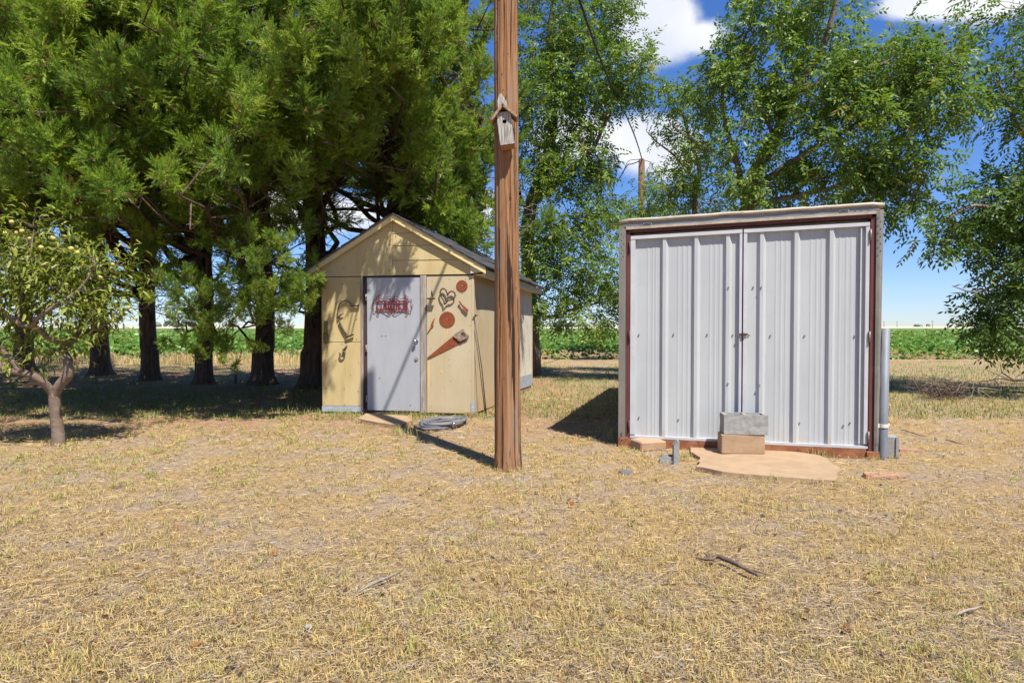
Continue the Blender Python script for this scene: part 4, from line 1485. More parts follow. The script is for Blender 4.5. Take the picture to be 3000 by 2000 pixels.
# broken block on edge
b2 = on_ground(1972, 1352)
q = MB()
q.prism([(0, -.02), (.045, -.02), (.052, .195), (.036, .205), (.0, .16)], -.06, .08)
q.prism([(-.125, .015), (-.095, .085), (-.07, .06), (-.03, .05), (0, .055), (0, -.02), (-.12, -.02)], -.03, -.005)
q.box(-.12, 0, -.03, .10, -.02, .02)
q.prism([(-.11, .0), (-.08, .06), (0, .05), (0, -.02)], .075, .10)
q.jitter(.004, 14)
tag(q.build('broken_block', CONC, None, b2, math.radians(-8)), 'broken piece of grey block standing on edge in the grass', 'block')
# round cover in the grass
c1 = on_ground(1832, 1382)
q = MB().prism([(.062 * math.cos(w), .062 * math.sin(w)) for w in [2 * math.pi * i / 24 for i in range(24)]], -.02, .012, 'z')
q.prism([(.046 * math.cos(w), .046 * math.sin(w)) for w in [2 * math.pi * i / 24 for i in range(24)]], .012, .015, 'z')
tag(q.build('pipe_cover', HEADM, None, c1), 'small round grey cover set in the dry grass', 'cover')
# grey block end right of the pipe
b3 = on_ground(2612, 1338)
m_ = MB().box(-.06, .065, 0, .18, -.02, .20, bev=.006)
m_.box(.045, .070, -.012, 0, -.02, .196)
m_.box(-.06, -.035, -.012, 0, -.02, .196)
m_.jitter(.005, 10, 5)
tag(m_.build('concrete_block', CONC, None, b3 + Vector((0, .02, 0)), math.radians(-20)), 'grey concrete block beside the foot of the grey pipe', 'block')
b4 = on_ground(2030 / .784, 1385)
m_ = MB().prism([(-.19, -.07), (-.05, -.09), (.12, -.07), (.22, -.02), (.20, .06), (.02, .08), (-.16, .06)], -.04, .004, 'z').jitter(.010, 6)
tag(m_.build('buried_brick', BRICKRED, None, on_ground(2590, 1388)), 'reddish flat stone half buried in the grass right of the slab', 'stone')
m_ = MB().prism([(-.12, -.04), (.05, -.06), (.14, -.02), (.10, .05), (-.1, .05)], -.04, .012, 'z').jitter(.012, 6, 4)
tag(m_.build('buried_brick', BRICKRED, None, on_ground(2665, 1318)), 'small reddish flat stone beside the grey block by the pipe', 'stone')

# pipe
pp = on_ground(2586, 1340)
pipe = thing('pipe_post', 'grey steel pipe standing upright at the right corner of the trailer', 'pipe', (pp.x, pp.y, 0))
ptop = 1.275
q = MB()
n = 24
ring = lambda r, z, dx: [(r * math.cos(2 * math.pi * i / n) + dx, r * math.sin(2 * math.pi * i / n), z) for i in range(n)]
q.add(ring(.041, -.05, 0) + ring(.041, ptop, .012) + ring(.036, ptop, .012) + ring(.036, ptop - .3, .01),
      [(k_ * n + i, k_ * n + (i + 1) % n, (k_ + 1) * n + (i + 1) % n, (k_ + 1) * n + i) for k_ in range(3) for i in range(n)], True)
q.build('tube', PIPE, pipe)
q = MB()
q.add(ring(.042, .30, .002) + ring(.048, .30, .002) + ring(.048, .335, .002) + ring(.042, .335, .002),
      [(k_ * n + i, k_ * n + (i + 1) % n, ((k_ + 1) % 4) * n + (i + 1) % n, ((k_ + 1) % 4) * n + i) for k_ in range(4) for i in range(n)])
q.box(-.062, -.046, -.02, .02, .298, .338)
q.tube([(-.055, 0, .29), (-.055, 0, .365)], .006, 6)
q.tube([(.046, 0, .32), (.062, 0, .326)], .010, 6)
q.build('pipe_clamp', WHITEPLASTIC, pipe)
# hydrant behind
hp_ = Vector((pp.x + .20, pp.y + .55, 0))
hyd = thing('yard_hydrant', 'white standpipe with a faded red handle behind the grey pipe', 'hydrant', hp_)
MB().tube([(0, 0, -.05), (0, 0, .72)], .030, 12).build('riser', WHITEPLASTIC, hyd)
q = MB().tube([(-.02, 0, .72), (.03, 0, .755)], [.034, .03], 10)
q.tube([(.03, 0, .75), (.075, -.01, .735)], [.022, .016], 8)
q.build('handle', REDPL, hyd)


# ------------------------------------------------------------------ trees
def limb_path(a, b, sag=0.0, wob=.1, n=6, rs=random):
    a, b = Vector(a), Vector(b)
    L_ = (b - a).length
    pts = []
    s1, s2, s3 = rs.uniform(0, 9), rs.uniform(0, 9), rs.uniform(0, 9)
    for i in range(n + 1):
        f = i / n
        p = a.lerp(b, f)
        e = math.sin(f * math.pi)
        p += Vector((mnoise.noise((s1, f * 2.5, 0)), mnoise.noise((s2, f * 2.5, 3)), mnoise.noise((s3, f * 2.5, 7)))) * wob * L_ * e
        p.z += sag * L_ * e
        pts.append(p)
    return pts


# feathery juniper sprays: an axis with short side branchlets, all as slim triangles
def spray_template(seed, n=20):
    r = np.random.default_rng(seed)
    V, F = [], []

    def spike(p, d, L_, w):
        d = d / np.linalg.norm(d)
        s = np.cross(d, r.normal(size=3))
        s /= np.linalg.norm(s)
        b = len(V)
        V.extend([p - s * w, p + s * w, p + d * L_])
        F.append((b, b + 1, b + 2))
    for i in range(n):
        t = i / (n - 1)
        side = 1 if i % 2 else -1
        p = np.array([0.0, t * .78, .06 * math.sin(t * 3)])
        d = np.array([side * (1.0 - .6 * t), .75 + .6 * t, r.normal() * .35])
        spike(p, d, (.34 - .16 * t) * r.uniform(.7, 1.2), .027 * r.uniform(.7, 1.3))
    spike(np.array([0, .7, 0]), np.array([0, 1.0, .1]), .30, .03)
    spike(np.array([0, .1, 0]), np.array([.1, 1.0, 0]), .6, .025)
    return np.array(V), np.array(F)




def plume(seed, n_spray, tone):
    """a metre-long pointed plume along +Y set all round with fine feathery sprays"""
    r = np.random.default_rng(seed + 500)
    tv0 = [spray_template(seed * 7 + k, 24) for k in range(3)]
    t = np.sort(r.uniform(.0, 1.0, n_spray) ** .85)
    ph = r.uniform(0, 2 * np.pi, n_spray)
    open_ = np.radians(64 - 44 * t + r.normal(0, 9, n_spray))
    d = np.stack([np.cos(ph) * np.sin(open_), np.cos(open_), np.sin(ph) * np.sin(open_) + .12], 1)
    rad = .12 * (1 - t) ** .7 * r.random(n_spray)
    p = np.stack([np.cos(ph) * rad, .02 + .72 * t, np.sin(ph) * rad + .10 * t * t], 1)
    sc = (.46 - .22 * t) * r.uniform(.7, 1.2, n_spray)
    base_c, yel, blu = np.array([.22, .32, .046]), np.array([.34, .41, .058]), np.array([.13, .215, .05])
    h = r.uniform(-1, 1, n_spray) * .8 + tone
    tint = np.where(h[:, None] > 0, base_c + (yel - base_c) * np.clip(h, 0, 1)[:, None], base_c + (blu - base_c) * np.clip(-h, 0, 1)[:, None])
    tint[r.random(n_spray) < .05] = (.26, .17, .08)
    wh = r.integers(0, 3, n_spray)
    parts = []
    for k, (tv, tf) in enumerate(tv0):
        m_ = wh == k
        parts.append(scatter(tv, tf, p[m_], frames(d[m_], r.uniform(0, 6.28, m_.sum())), sc[m_], tint[m_]))
    return merge(parts)


def bough_mesh(seed, tone=0.0):
    """a bough end: several plumes fanned out along a stem a metre long"""
    rs = random.Random(seed)
    parts = []
    for k in range(6):
        V, F, T = plume(seed * 10 + k, rs.choice((14, 26, 32, 40)) if k else 34, tone + rs.uniform(-.4, .4))
        if k == 0: y, d, l_ = .46, Vector((0, 1, .1)), .62
        else:
            y = .02 + .11 * k
            w = k * 2.4 + rs.uniform(-.5, .5)
            d = Vector((math.cos(w) * .8, .75, math.sin(w) * .65 + .25))
            l_ = rs.uniform(.30, .62)
        M_ = np.array((d.normalized().to_track_quat('Y', 'Z').to_matrix()))
        V = V * l_ @ M_.T + np.array([0, y, .05 * y])
        parts.append((V, F, T))
    V, F, T = merge(parts)
    o = tri_mesh('bough', V, F, JUN, None, T)
    me = o.data
    bpy.data.objects.remove(o)
    return me


BOUGHS = [bough_mesh(k, tone=(-.45, -.1, .1, .3, .55)[k % 5]) for k in range(14)]


def juniper(pos, label, seed, height=11.5, reach=1.0, nb=24, low=1.7, extra=(), trunk_r=.22, lean=(0, 0), side=.52, twigs=46, xlim=None, front=None, tips=()):
    """tall juniper: bare dark trunk, long boughs reaching mostly towards the open lawn"""
    rs = random.Random(seed)
    root = thing('juniper_tree', label, 'tree', (pos[0], pos[1], 0), 0, 'row of junipers left of and behind the shed')
    tk = MB()
    tp = [Vector((lean[0] * f * height + .12 * mnoise.noise((seed, f * 3, 0)), lean[1] * f * height + .12 * mnoise.noise((seed, f * 3, 5)), f * height)) for f in [i / 14 for i in range(15)]]
    zs = [-.1, 0, .12, .3, .7]
    tpts = [Vector((tp[0].x, tp[0].y, z)) for z in zs] + tp[1:]
    trad = [trunk_r * 1.6, trunk_r * 1.5, trunk_r * 1.2, trunk_r * 1.06, trunk_r] + [trunk_r * (1 - .88 * f) for f in [i / 14 for i in range(1, 15)]]
    tk.tube(tpts, trad, 18)
    for i, p in enumerate(tk.v):
        c = min(tpts, key=lambda c_: abs(c_.z - p[2]))
        w = math.atan2(p[1] - c.y, p[0] - c.x)
        s_ = 1 + .13 * math.sin(w * 5 + seed) + .10 * math.sin(w * 3 + seed * 2 + p[2]) * (1.6 if p[2] < .3 else 1)
        tk.v[i] = (c.x + (p[0] - c.x) * s_, c.y + (p[1] - c.y) * s_, p[2])
    tk.build('trunk', BARK, root)
    br = MB()
    cl = []                                                         # (position, direction, size)

    def trunk_at(z):
        f = max(0, min(1, z / height))
        return Vector((lean[0] * f * height, lean[1] * f * height, z))

    def prof(z):
        k_ = (0, .55), (1.6, 1.7), (2.5, 4.0), (3.1, 6.0), (4.0, 7.4), (5.6, 7.8), (7.0, 7.2), (8.8, 5.4), (10.5, 2.8), (12, .5), (20, .3)
        for (a, va), (b, vb) in zip(k_, k_[1:]):
            if a <= z < b: return va + (vb - va) * (z - a) / (b - a)
        return .3
    plan = []
    for i in range(nb):
        f = (i + rs.random()) / nb
        z0 = low + (height - low - .6) * f ** .92
        az = -math.pi / 2 + rs.gauss(0, .8) if rs.random() < .72 else rs.uniform(0, 2 * math.pi)
        fr = max(0.0, math.cos(az + math.pi / 2))
        zt = z0 + rs.uniform(.1, .9)
        L_ = max(.5, prof(zt) * reach * (side + (1 - side) * fr ** 1.5) * rs.uniform(.5, 1.0) ** .8)
        plan.append((z0, az, L_, zt + L_ * rs.uniform(-.02, .14), .42))
    for i in range(front[2] if front else 0):                       # long boughs out over the lawn, the lowest reaching farthest
        zt = front[3] + (7.4 - front[3]) * ((i + rs.random()) / front[2]) ** 1.15
        xt = rs.uniform(front[0], front[1])
        yt = front[4] + .60 * (zt - front[3]) + rs.uniform(0, 1.5)
        d = Vector((xt - pos[0], yt - pos[1]))
        plan.append((max(1.8, zt * .92 - rs.uniform(.2, 1.0)), math.atan2(d.y, d.x), d.length, zt, .60 if d.length > 5 else .5))
    for z0, az, L_, z1, t0 in plan:
        a = trunk_at(z0)
        b = a + Vector((math.cos(az) * L_, math.sin(az) * L_, z1 - z0))
        if xlim is not None and (b.x + pos[0]) > xlim * (b.y + pos[1]): continue
        if b.y + pos[1] < 9.2 and b.x + pos[0] > -2.9 and z1 < 3.5: continue
        path = limb_path(a, b, rs.uniform(-.05, .10), .14, 7, rs)
        rb = min(.085, .016 + .011 * L_)
        br.tube(path, [rb * (1 - .85 * j / 7) for j in range(8)], 6, cap=False)
        nc = max(2, int(L_ * (1 - t0) * 2.6))
        for j in range(nc):
            t = t0 + (1.0 - t0) * (j + rs.random()) / nc
            x = min(t, .999) * 7
            i0 = int(x)
            p = path[i0].lerp(path[i0 + 1], x - i0)
            tan = (path[i0 + 1] - path[i0]).normalized()
            off = Vector((rs.gauss(0, .34), rs.gauss(0, .26), rs.gauss(.02, .24)))
            q_ = p + off
            if q_.z < .9: continue
            sz = rs.uniform(.62, 1.0) * (1.3 if q_.z > 7.5 else 1)
            dr = tan * .35 + off * .9 + Vector((rs.gauss(.10, .30), rs.gauss(-.12, .28), .62 + rs.gauss(0, .20)))
            cl.append((q_, dr.normalized(), sz))
            br.tube([p, q_ + dr.normalized() * sz * .25, q_ + dr.normalized() * sz * .62], [.014, .009, .003], 4, cap=False)
        tan = (path[-1] - path[-2]).normalized()
        cl.append((path[-1] - tan * .2, (tan + Vector((0, 0, .35))).normalized(), rs.uniform(.8, 1.2)))
    for (b, rad, n_) in extra:
        b = Vector(b) - Vector((pos[0], pos[1], 0))
        a = trunk_at(max(.9, b.z * .75))
        path = limb_path(a, b, .05, .12, 6, rs)
        br.tube(path, [.03 * (1 - .75 * j / 6) for j in range(7)], 5, cap=False)
        for j in range(n_):
            q_ = b + Vector((rs.gauss(0, rad), rs.gauss(0, rad * .7), rs.gauss(-.1, rad * 1.1)))
            if q_.z < .5: continue
            dr = Vector((rs.gauss(0, .35), rs.gauss(-.25, .3), .8)) + (q_ - b) * .8
            cl.append((q_, dr.normalized(), rs.uniform(.28, .44)))
    must = len(cl) - (sum(e[2] for e in extra) if extra else 0)
    for b in tips:
        b = Vector(b) - Vector((pos[0], pos[1], 0))
        path = limb_path(trunk_at(b.z * .9), b, .06, .10, 7, rs)
        br.tube(path, [.07 * (1 - .85 * j / 7) for j in range(8)], 6, cap=False)
        for j in range(11):
            t = 5.6 + 1.39 * j / 10.01
            p = path[int(t)].lerp(path[int(t) + 1], t - int(t))
            q_ = p + Vector((rs.gauss(0, .25), rs.gauss(0, .2), abs(rs.gauss(.08, .12))))
            cl.append((q_, Vector((rs.gauss(0, .4), -.3 + rs.gauss(0, .3), .75)).normalized(), rs.uniform(.6, .9)))
    keep = cl[max(0, must):]
    cl = cl[:max(0, must)]
    dt = MB()                                                       # bare dead twigs in the shaded zone under the canopy
    for i in range(twigs):
        z0 = rs.uniform(1.5, 5.0)
        az = rs.uniform(math.pi, 2 * math.pi) if rs.random() < .7 else rs.uniform(0, math.pi)
        L_ = rs.uniform(.7, 2.6)
        a = trunk_at(z0)
        b = a + Vector((math.cos(az) * L_, math.sin(az) * L_, rs.uniform(-.5, .7)))
        path = limb_path(a, b, rs.uniform(-.1, .1), .25, 5, rs)
        dt.tube(path, [.015, .012, .010, .008, .006, .004], 3, cap=False)
        for j in range(5):
            s_ = path[rs.randint(1, 5)]
            e_ = s_ + Vector((rs.gauss(0, .3), rs.gauss(0, .3), rs.gauss(0, .28)))
            dt.tube(limb_path(s_, e_, 0, .3, 3, rs), [.007, .006, .0045, .003], 3, cap=False)
    br.build('limbs', BARK, root)
    dt.build('dead_twigs', DEADTWIG, root)
    rs.shuffle(cl)
    # the boughs that the yard shows most of come first
    cl.sort(key=lambda c: (c[0].z > 7.8) + (c[0].y > 1.0) * (1 if c[0].z > 4 else .5))
    for q_, dr, sz in (keep + cl)[:299]:
        o = bpy.data.objects.new('bough', rs.choice(BOUGHS))
        COL.objects.link(o)
        o.parent = root
        M_ = dr.to_track_quat('Y', 'Z').to_matrix() @ Matrix.Rotation(rs.uniform(0, 6.28), 3, 'Y')
        w_ = sz * rs.uniform(.8, 1.15)
        o.matrix_local = Matrix.Translation(q_) @ M_.to_4x4() @ Matrix.Diagonal((w_, sz, w_, 1))
    return root


JUN_AT = [  # base position, label
    ((-16.5, 20.5), 'juniper at the far left, its trunk beyond the peach tree and outside the others', 1, dict(reach=1.2, front=(-14.5, -12, 16, 3.0, 10.5))),
    ((-13.6, 19.0), 'juniper whose dark trunk shows left of the peach tree trunk', 2, dict(reach=1.1, front=(-12, -9.3, 22, 2.8, 9.4))),
    ((-11.0, 18.2), 'juniper whose trunk stands just right of the peach tree, first in the open gap', 3, dict(reach=1.1, front=(-9.4, -7.0, 26, 2.7, 8.2))),
    ((-8.75, 16.5), 'juniper with a slim straight trunk, second from the peach tree', 4, dict(reach=1.12, trunk_r=.19, front=(-7.2, -5.6, 26, 2.6, 7.4), extra=[(at(500, 820, 9.4), .12, 5)])),
    ((-7.00, 15.5), 'juniper with low green boughs hanging in front of its trunk', 5, dict(trunk_r=.17, front=(-5.9, -4.5, 28, 2.6, 7.3), extra=[(at(560, 870, 9.2), .20, 16), (at(625, 930, 9.4), .22, 14), (at(585, 985, 9.8), .16, 9), (at(480, 850, 9.4), .14, 7)])),
    ((-5.62, 15.3), 'juniper with a bright upright spray of young growth before its trunk', 6, dict(trunk_r=.21, front=(-4.7, -3.4, 28, 2.7, 7.7), extra=[(at(785, 735, 8.8), .10, 9), (at(778, 800, 8.8), .15, 12), (at(768, 880, 9.1), .17, 12), (at(700, 880, 9.2), .15, 9), (at(800, 960, 9.4), .15, 8), (at(860, 850, 9.2), .16, 11), (at(660, 1000, 9.8), .10, 5)])),
    ((-4.25, 14.7), 'juniper with a thick forked trunk right beside the shed', 7, dict(trunk_r=.27, front=(-3.6, -2.2, 28, 3.0, 8.5), extra=[(at(900, 825, 9.95), .10, 7), (at(885, 885, 10.0), .12, 5), (at(840, 840, 10.6), .24, 12)])),
    ((-2.60, 16.3), 'juniper standing directly behind the shed gable', 8, dict(trunk_r=.22, low=2.8, xlim=-.05, nb=34, front=(-2.4, -1.1, 26, 3.6, 9.2), tips=[(-1.9, 8.6, 3.95), (-1.5, 8.5, 4.25), (-1.2, 8.45, 4.5), (-1.65, 8.1, 4.9), (-1.3, 8.0, 5.1), (-2.1, 8.3, 4.5), (-2.45, 8.8, 3.65), (-2.95, 8.9, 3.6), (-2.4, 8.5, 4.1), (-2.0, 8.0, 5.2), (-1.9, 9.5, 4.2), (-2.3, 9.4, 3.55), (-2.8, 8.4, 4.3)])),
    ((-1.15, 16.6), 'rightmost juniper, its crown ending behind the utility pole', 9, dict(trunk_r=.22, low=2.6, side=.42, xlim=-.045, nb=44, front=(-1.5, -.35, 34, 2.7, 11.6))),
]
for pos, lab, sd, kw in JUN_AT:
    juniper(pos, lab, sd, **kw)


# broad-leaved trees: lobes of foliage hung on explicit limbs
def leaf_template(n=9, L_=.30, droop=.35, lw=.028, ll=.095, seed=0):
    """a compound leaf: leaflets in pairs along a drooping stalk"""
    r = np.random.default_rng(seed)
    V, F = [], []
    for i in range(n):
        t = (i + 1) / n
        side = (1 if i % 2 else -1) if i < n - 1 else 0
        p = np.array([0, t * L_, -droop * L_ * t * t])
        d = np.array([side * .95, .55, -.45 + r.normal() * .25])
        d /= np.linalg.norm(d)
        s = np.cross(d, np.array([r.normal() * .5, .2 + r.normal() * .5, 1.0]))
        s /= np.linalg.norm(s)
        nn = np.cross(s, d)
        l_ = ll * r.uniform(.8, 1.2)
        b = len(V)
        V.extend([p, p + d * l_ * .45 + s * lw * .5 - nn * lw * .2, p + d * l_ - nn * lw * .3, p + d * l_ * .45 - s * lw * .5 - nn * lw * .2])
        F.extend([(b, b + 1, b + 2), (b, b + 2, b + 3)])
    return np.array(V), np.array(F)


LEAVES = [leaf_template(9, .27, .5, .042, .112, s) for s in range(5)]


def broadleaf(name, label, base, limbs, lobes, seed, mat=PECAN, bark=BARKG, colors=((.150, .230, .036), (.225, .295, .048), (.090, .160, .034)), per=11, cl_r=.16, group=None, lsc=(.8, 1.2), templates=None, dens=.50, droop=-.25, dark=None, yellow=.02, twig_r=.006):
    """limbs: list of (points, radii) in world space; lobes: (centre, radii, clumps)"""
    rs = random.Random(seed)
    r = np.random.default_rng(seed)
    root = thing(name, label, 'tree', (base[0], base[1], 0), 0, group)
    o = Vector((base[0], base[1], 0))
    tk, br = MB(), MB()
    nodes = []
    for i, (pts, rad) in enumerate(limbs):
        P = smooth_pts([Vector(p) - o for p in pts], 4)
        R = [np.interp(k_ / (len(P) - 1), np.linspace(0, 1, len(rad)), rad) for k_ in range(len(P))]
        P = [p + Vector(mnoise.noise_vector(p * 1.3 + Vector((seed, 0, 0)))) * .04 for p in P]
        (tk if i == 0 else br).tube(P, R, 10 if i < 3 else 7)
        nodes += [(p, r_) for p, r_ in zip(P, R)]
    C, Cd = [], []
    nv = np.array([tuple(p) for p, _ in nodes])
    for (c, rad, n_) in lobes:
        c = Vector(c) - o
        for j in range(int(n_ * dens)):
            d = r.normal(size=3)
            d /= np.linalg.norm(d)
            k_ = r.uniform(.12, 1.0) ** .5
            p = Vector((c.x + d[0] * rad[0] * k_, c.y + d[1] * rad[1] * k_, c.z + d[2] * rad[2] * k_))
            if p.z < .4: continue
            C.append(p)
            Cd.append(Vector((d[0] * .7, d[1] * .7, d[2] * .35 + .15)))
            # twig from the nearest limb point
            dv = nv - np.array(p)
            dist = np.einsum('ij,ij->i', dv, dv) + np.maximum(0, nv[:, 2] - p.z) * .8
            a = nodes[int(dist.argmin())][0]
            if (a - p).length < 4.0:
                path = limb_path(a, p, rs.uniform(-.05, .12), .22, 4, rs)
                r0 = min(.022, .006 + .007 * (a - p).length)
                br.tube(path, [r0, r0 * .8, r0 * .6, r0 * .42, .003], 4, cap=False)
                if rs.random() < .35:
                    nodes.append((p, .01))
                    nv = np.vstack([nv, np.array(p)])
    tk.build('trunk', bark, root)
    br.build('limbs', bark, root)
    P = np.array([tuple(p) for p in C])
    D = np.array([tuple(d) for d in Cd])
    n = len(P)
    P2, D2 = np.repeat(P, per, 0), np.repeat(D, per, 0)
    off = r.normal(size=P2.shape) * np.array([cl_r, cl_r, cl_r * .8])
    P2 = P2 + off
    dd = norm(D2 + r.normal(size=P2.shape) * .6 + np.array([0, 0, droop]))
    c0, c1, c2 = (np.array(c) for c in colors)
    h = r.uniform(-1, 1, len(P2)) * .65 + np.repeat(r.uniform(-1, 1, n), per) * .45
    tint = np.where(h[:, None] > 0, c0 + (c1 - c0) * np.clip(h, 0, 1)[:, None], c0 + (c2 - c0) * np.clip(-h, 0, 1)[:, None])
    ye = r.random(len(P2)) < yellow
    tint[ye] = (.24, .20, .03)
    tl = templates or LEAVES
    wh = r.integers(0, len(tl), len(P2))
    sc = r.uniform(lsc[0], lsc[1], len(P2))
    parts = []
    for k_, (tv, tf) in enumerate(tl):
        s_ = wh == k_
        parts.append(scatter(tv, tf, P2[s_], frames(dd[s_], r.normal(0, .5, s_.sum())), sc[s_], tint[s_]))
    V, F, T = merge(parts)
    tri_mesh('crown', V, F, mat, root, T)
    return root


def lobe(px, py, y, rx, rz, ry, n):
    """a foliage lobe: centre as seen in the 3000x2000 photograph and Y metres off, radii in photo pixels across/up and metres deep"""
    return (at(px, py, y), (rx / 2000 * y, ry, rz / 2000 * y), n)


# tree between the pole and the trailer
A0 = Vector((.55, 18.0, 0))
broadleaf('pecan_tree', 'tall leafy tree rising between the utility pole and the trailer', A0,
          [([A0, at(1548, 760, 18), at(1552, 620, 18), at(1590, 500, 18), at(1620, 360, 18.0), at(1610, 150, 18), at(1640, -150, 18)], [.24, .19, .17, .15, .12, .09, .03]),
           ([at(1560, 600, 18), at(1650, 520, 17.6), at(1740, 430, 17.2), at(1800, 300, 17), at(1860, 200, 16.8)], [.09, .07, .05, .035, .015]),
           ([at(1610, 300, 18), at(1700, 150, 17.6), at(1760, -20, 17.4)], [.08, .05, .02]),
           ([at(1550, 720, 18), at(1640, 690, 17.5), at(1740, 640, 17.2), at(1800, 600, 17)], [.07, .05, .03, .015]),
           ([at(1552, 880, 18), at(1600, 930, 17.2), at(1690, 900, 17), at(1780, 880, 16.8)], [.05, .04, .03, .012]),
           ([at(1560, 660, 18), at(1520, 560, 17.5), at(1490, 420, 17.4)], [.06, .04, .02])],
          [lobe(1600, 60, 17.6, 150, 130, 1.6, 90), lobe(1690, 150, 17.2, 120, 150, 1.4, 80), lobe(1590, 300, 17.4, 100, 170, 1.4, 95), lobe(1850, 215, 16.8, 85, 80, 1.0, 60), lobe(1740, 280, 17.0, 110, 80, 1.2, 60),
           lobe(1660, 440, 17.2, 110, 100, 1.3, 70), lobe(1600, 600, 17.4, 95, 130, 1.3, 65), lobe(1770, 480, 17.2, 55, 90, 1.0, 26), lobe(1760, 590, 17.2, 60, 90, 1.0, 26), lobe(1680, 720, 17.3, 125, 110, 1.3, 80), lobe(1760, 830, 17, 80, 100, 1.1, 50),
           lobe(1640, 880, 17.2, 70, 80, 1.0, 34), lobe(1560, 830, 17.4, 60, 110, 1.0, 30), lobe(1500, 400, 17.6, 60, 200, 1.3, 46), lobe(1780, 20, 17.2, 60, 90, 1.0, 30), lobe(1720, 940, 16.9, 90, 34, .8, 16), lobe(1650, -170, 17.6, 220, 120, 1.8, 50)],
          31, dens=.66, yellow=.03, group='broad-leaved trees behind the trailer')
# big tree behind the trailer
B0 = Vector((4.95, 14.2, 0))
broadleaf('pecan_tree', 'largest tree, its forked trunk rising right behind the trailer roof', B0,
          [([B0, at(2195, 620, 14.2), at(2215, 500, 14.2), at(2270, 410, 14.1), at(2320, 280, 13.9), at(2400, 160, 13.7), at(2450, 0, 13.5), at(2480, -200, 13.4)], [.22, .15, .13, .115, .085, .065, .045, .02]),
           ([at(2190, 640, 14.2), at(2160, 480, 14.3), at(2130, 380, 14.3), at(2120, 250, 14.3), at(2200, 80, 14.4)], [.08, .06, .05, .035, .015]),
           ([at(2270, 410, 14.1), at(2240, 340, 13.8), at(2200, 290, 13.6)], [.05, .035, .015]),
           ([at(2205, 560, 14.2), at(2330, 470, 13.6), at(2480, 380, 13.0), at(2640, 330, 12.6), at(2760, 300, 12.4)], [.085, .065, .045, .03, .012]),
           ([at(2200, 600, 14.2), at(2400, 560, 13.4), at(2560, 520, 12.9), at(2680, 560, 12.5)], [.06, .045, .03, .012]),
           ([at(2320, 280, 13.9), at(2480, 220, 13.2), at(2640, 170, 12.8), at(2780, 120, 12.6)], [.06, .045, .03, .012]),
           ([at(2160, 480, 14.3), at(2040, 420, 14.2), at(1960, 360, 14.2)], [.035, .025, .01])],
          [lobe(2250, 60, 14.2, 120, 110, 1.2, 62), lobe(2400, 60, 13.8, 125, 100, 1.3, 70), lobe(2110, 230, 14.3, 90, 120, 1.0, 58), lobe(2230, 230, 14, 110, 110, 1.2, 75), lobe(2400, 240, 13.6, 140, 120, 1.3, 100), lobe(2570, 200, 13, 130, 110, 1.2, 85),
           lobe(2710, 180, 12.6, 90, 75, .9, 50), lobe(2815, 100, 12.5, 40, 36, .6, 12), lobe(2680, 300, 12.8, 150, 100, 1.2, 85), lobe(2520, 390, 13, 150, 110, 1.2, 95), lobe(2350, 420, 13.6, 120, 110, 1.1, 65), lobe(2120, 400, 14.3, 90, 90, 1.0, 40),
           lobe(2620, 480, 12.8, 120, 90, 1.0, 60), lobe(2460, 540, 13.2, 140, 70, 1.0, 60), lobe(2230, 560, 14.2, 150, 60, 1.0, 50), lobe(2700, 580, 12.4, 70, 60, .7, 20), lobe(2600, 600, 12.8, 80, 50, .7, 16), lobe(2810, 320, 12.4, 36, 50, .6, 10),
           lobe(2330, -110, 13.8, 200, 90, 1.8, 40), lobe(2150, 90, 14.4, 60, 60, .9, 14)],
          32, dens=.44, group='broad-leaved trees behind the trailer')
# smaller stems left of it
C0 = at(2030, 640, 17.6)
C0 = Vector((C0.x, 17.6, 0))
broadleaf('pecan_tree', 'thin small tree left of the big one, behind the left end of the trailer roof', C0,
          [([C0, at(2035, 600, 17.6), at(2050, 500, 17.6), at(2020, 400, 17.5), at(1990, 320, 17.4), at(1950, 270, 17.4)], [.11, .08, .06, .045, .03, .012]),
           ([at(2045, 540, 17.6), at(1980, 460, 17.4), at(1930, 420, 17.2), at(1895, 385, 17.1)], [.04, .03, .018, .008])],
          [lobe(2030, 400, 17.5, 60, 70, .9, 26), lobe(2050, 500, 17.5, 60, 80, .9, 26), lobe(1960, 290, 17.4, 60, 40, .8, 16), lobe(1930, 330, 17.4, 30, 60, .6, 8), lobe(2000, 560, 17.6, 60, 60, .9, 18), lobe(1950, 540, 17.6, 30, 40, .6, 7), lobe(2080, 590, 17.6, 110, 50, .9, 30), lobe(2000, 330, 17.4, 40, 60, .6, 10)],
          33, group='broad-leaved trees behind the trailer')
# low growth round the distant pole
D0 = Vector((5.0, 24.0, 0))
broadleaf('sapling', 'low bushy sapling around the foot of the distant pole', D0,
          [([D0, at(1905, 700, 24), at(1900, 600, 24), at(1880, 540, 24)], [.07, .05, .03, .01])],
          [lobe(1885, 590, 24, 70, 50, 1.0, 40), lobe(1850, 650, 24, 60, 50, 1.0, 26), lobe(1960, 600, 24, 50, 50, .9, 22), lobe(1810, 620, 24, 40, 60, .8, 18), lobe(1900, 540, 23.9, 30, 40, .5, 8), lobe(1925, 505, 24, 26, 26, .4, 4)],
          34, group='broad-leaved trees behind the trailer')
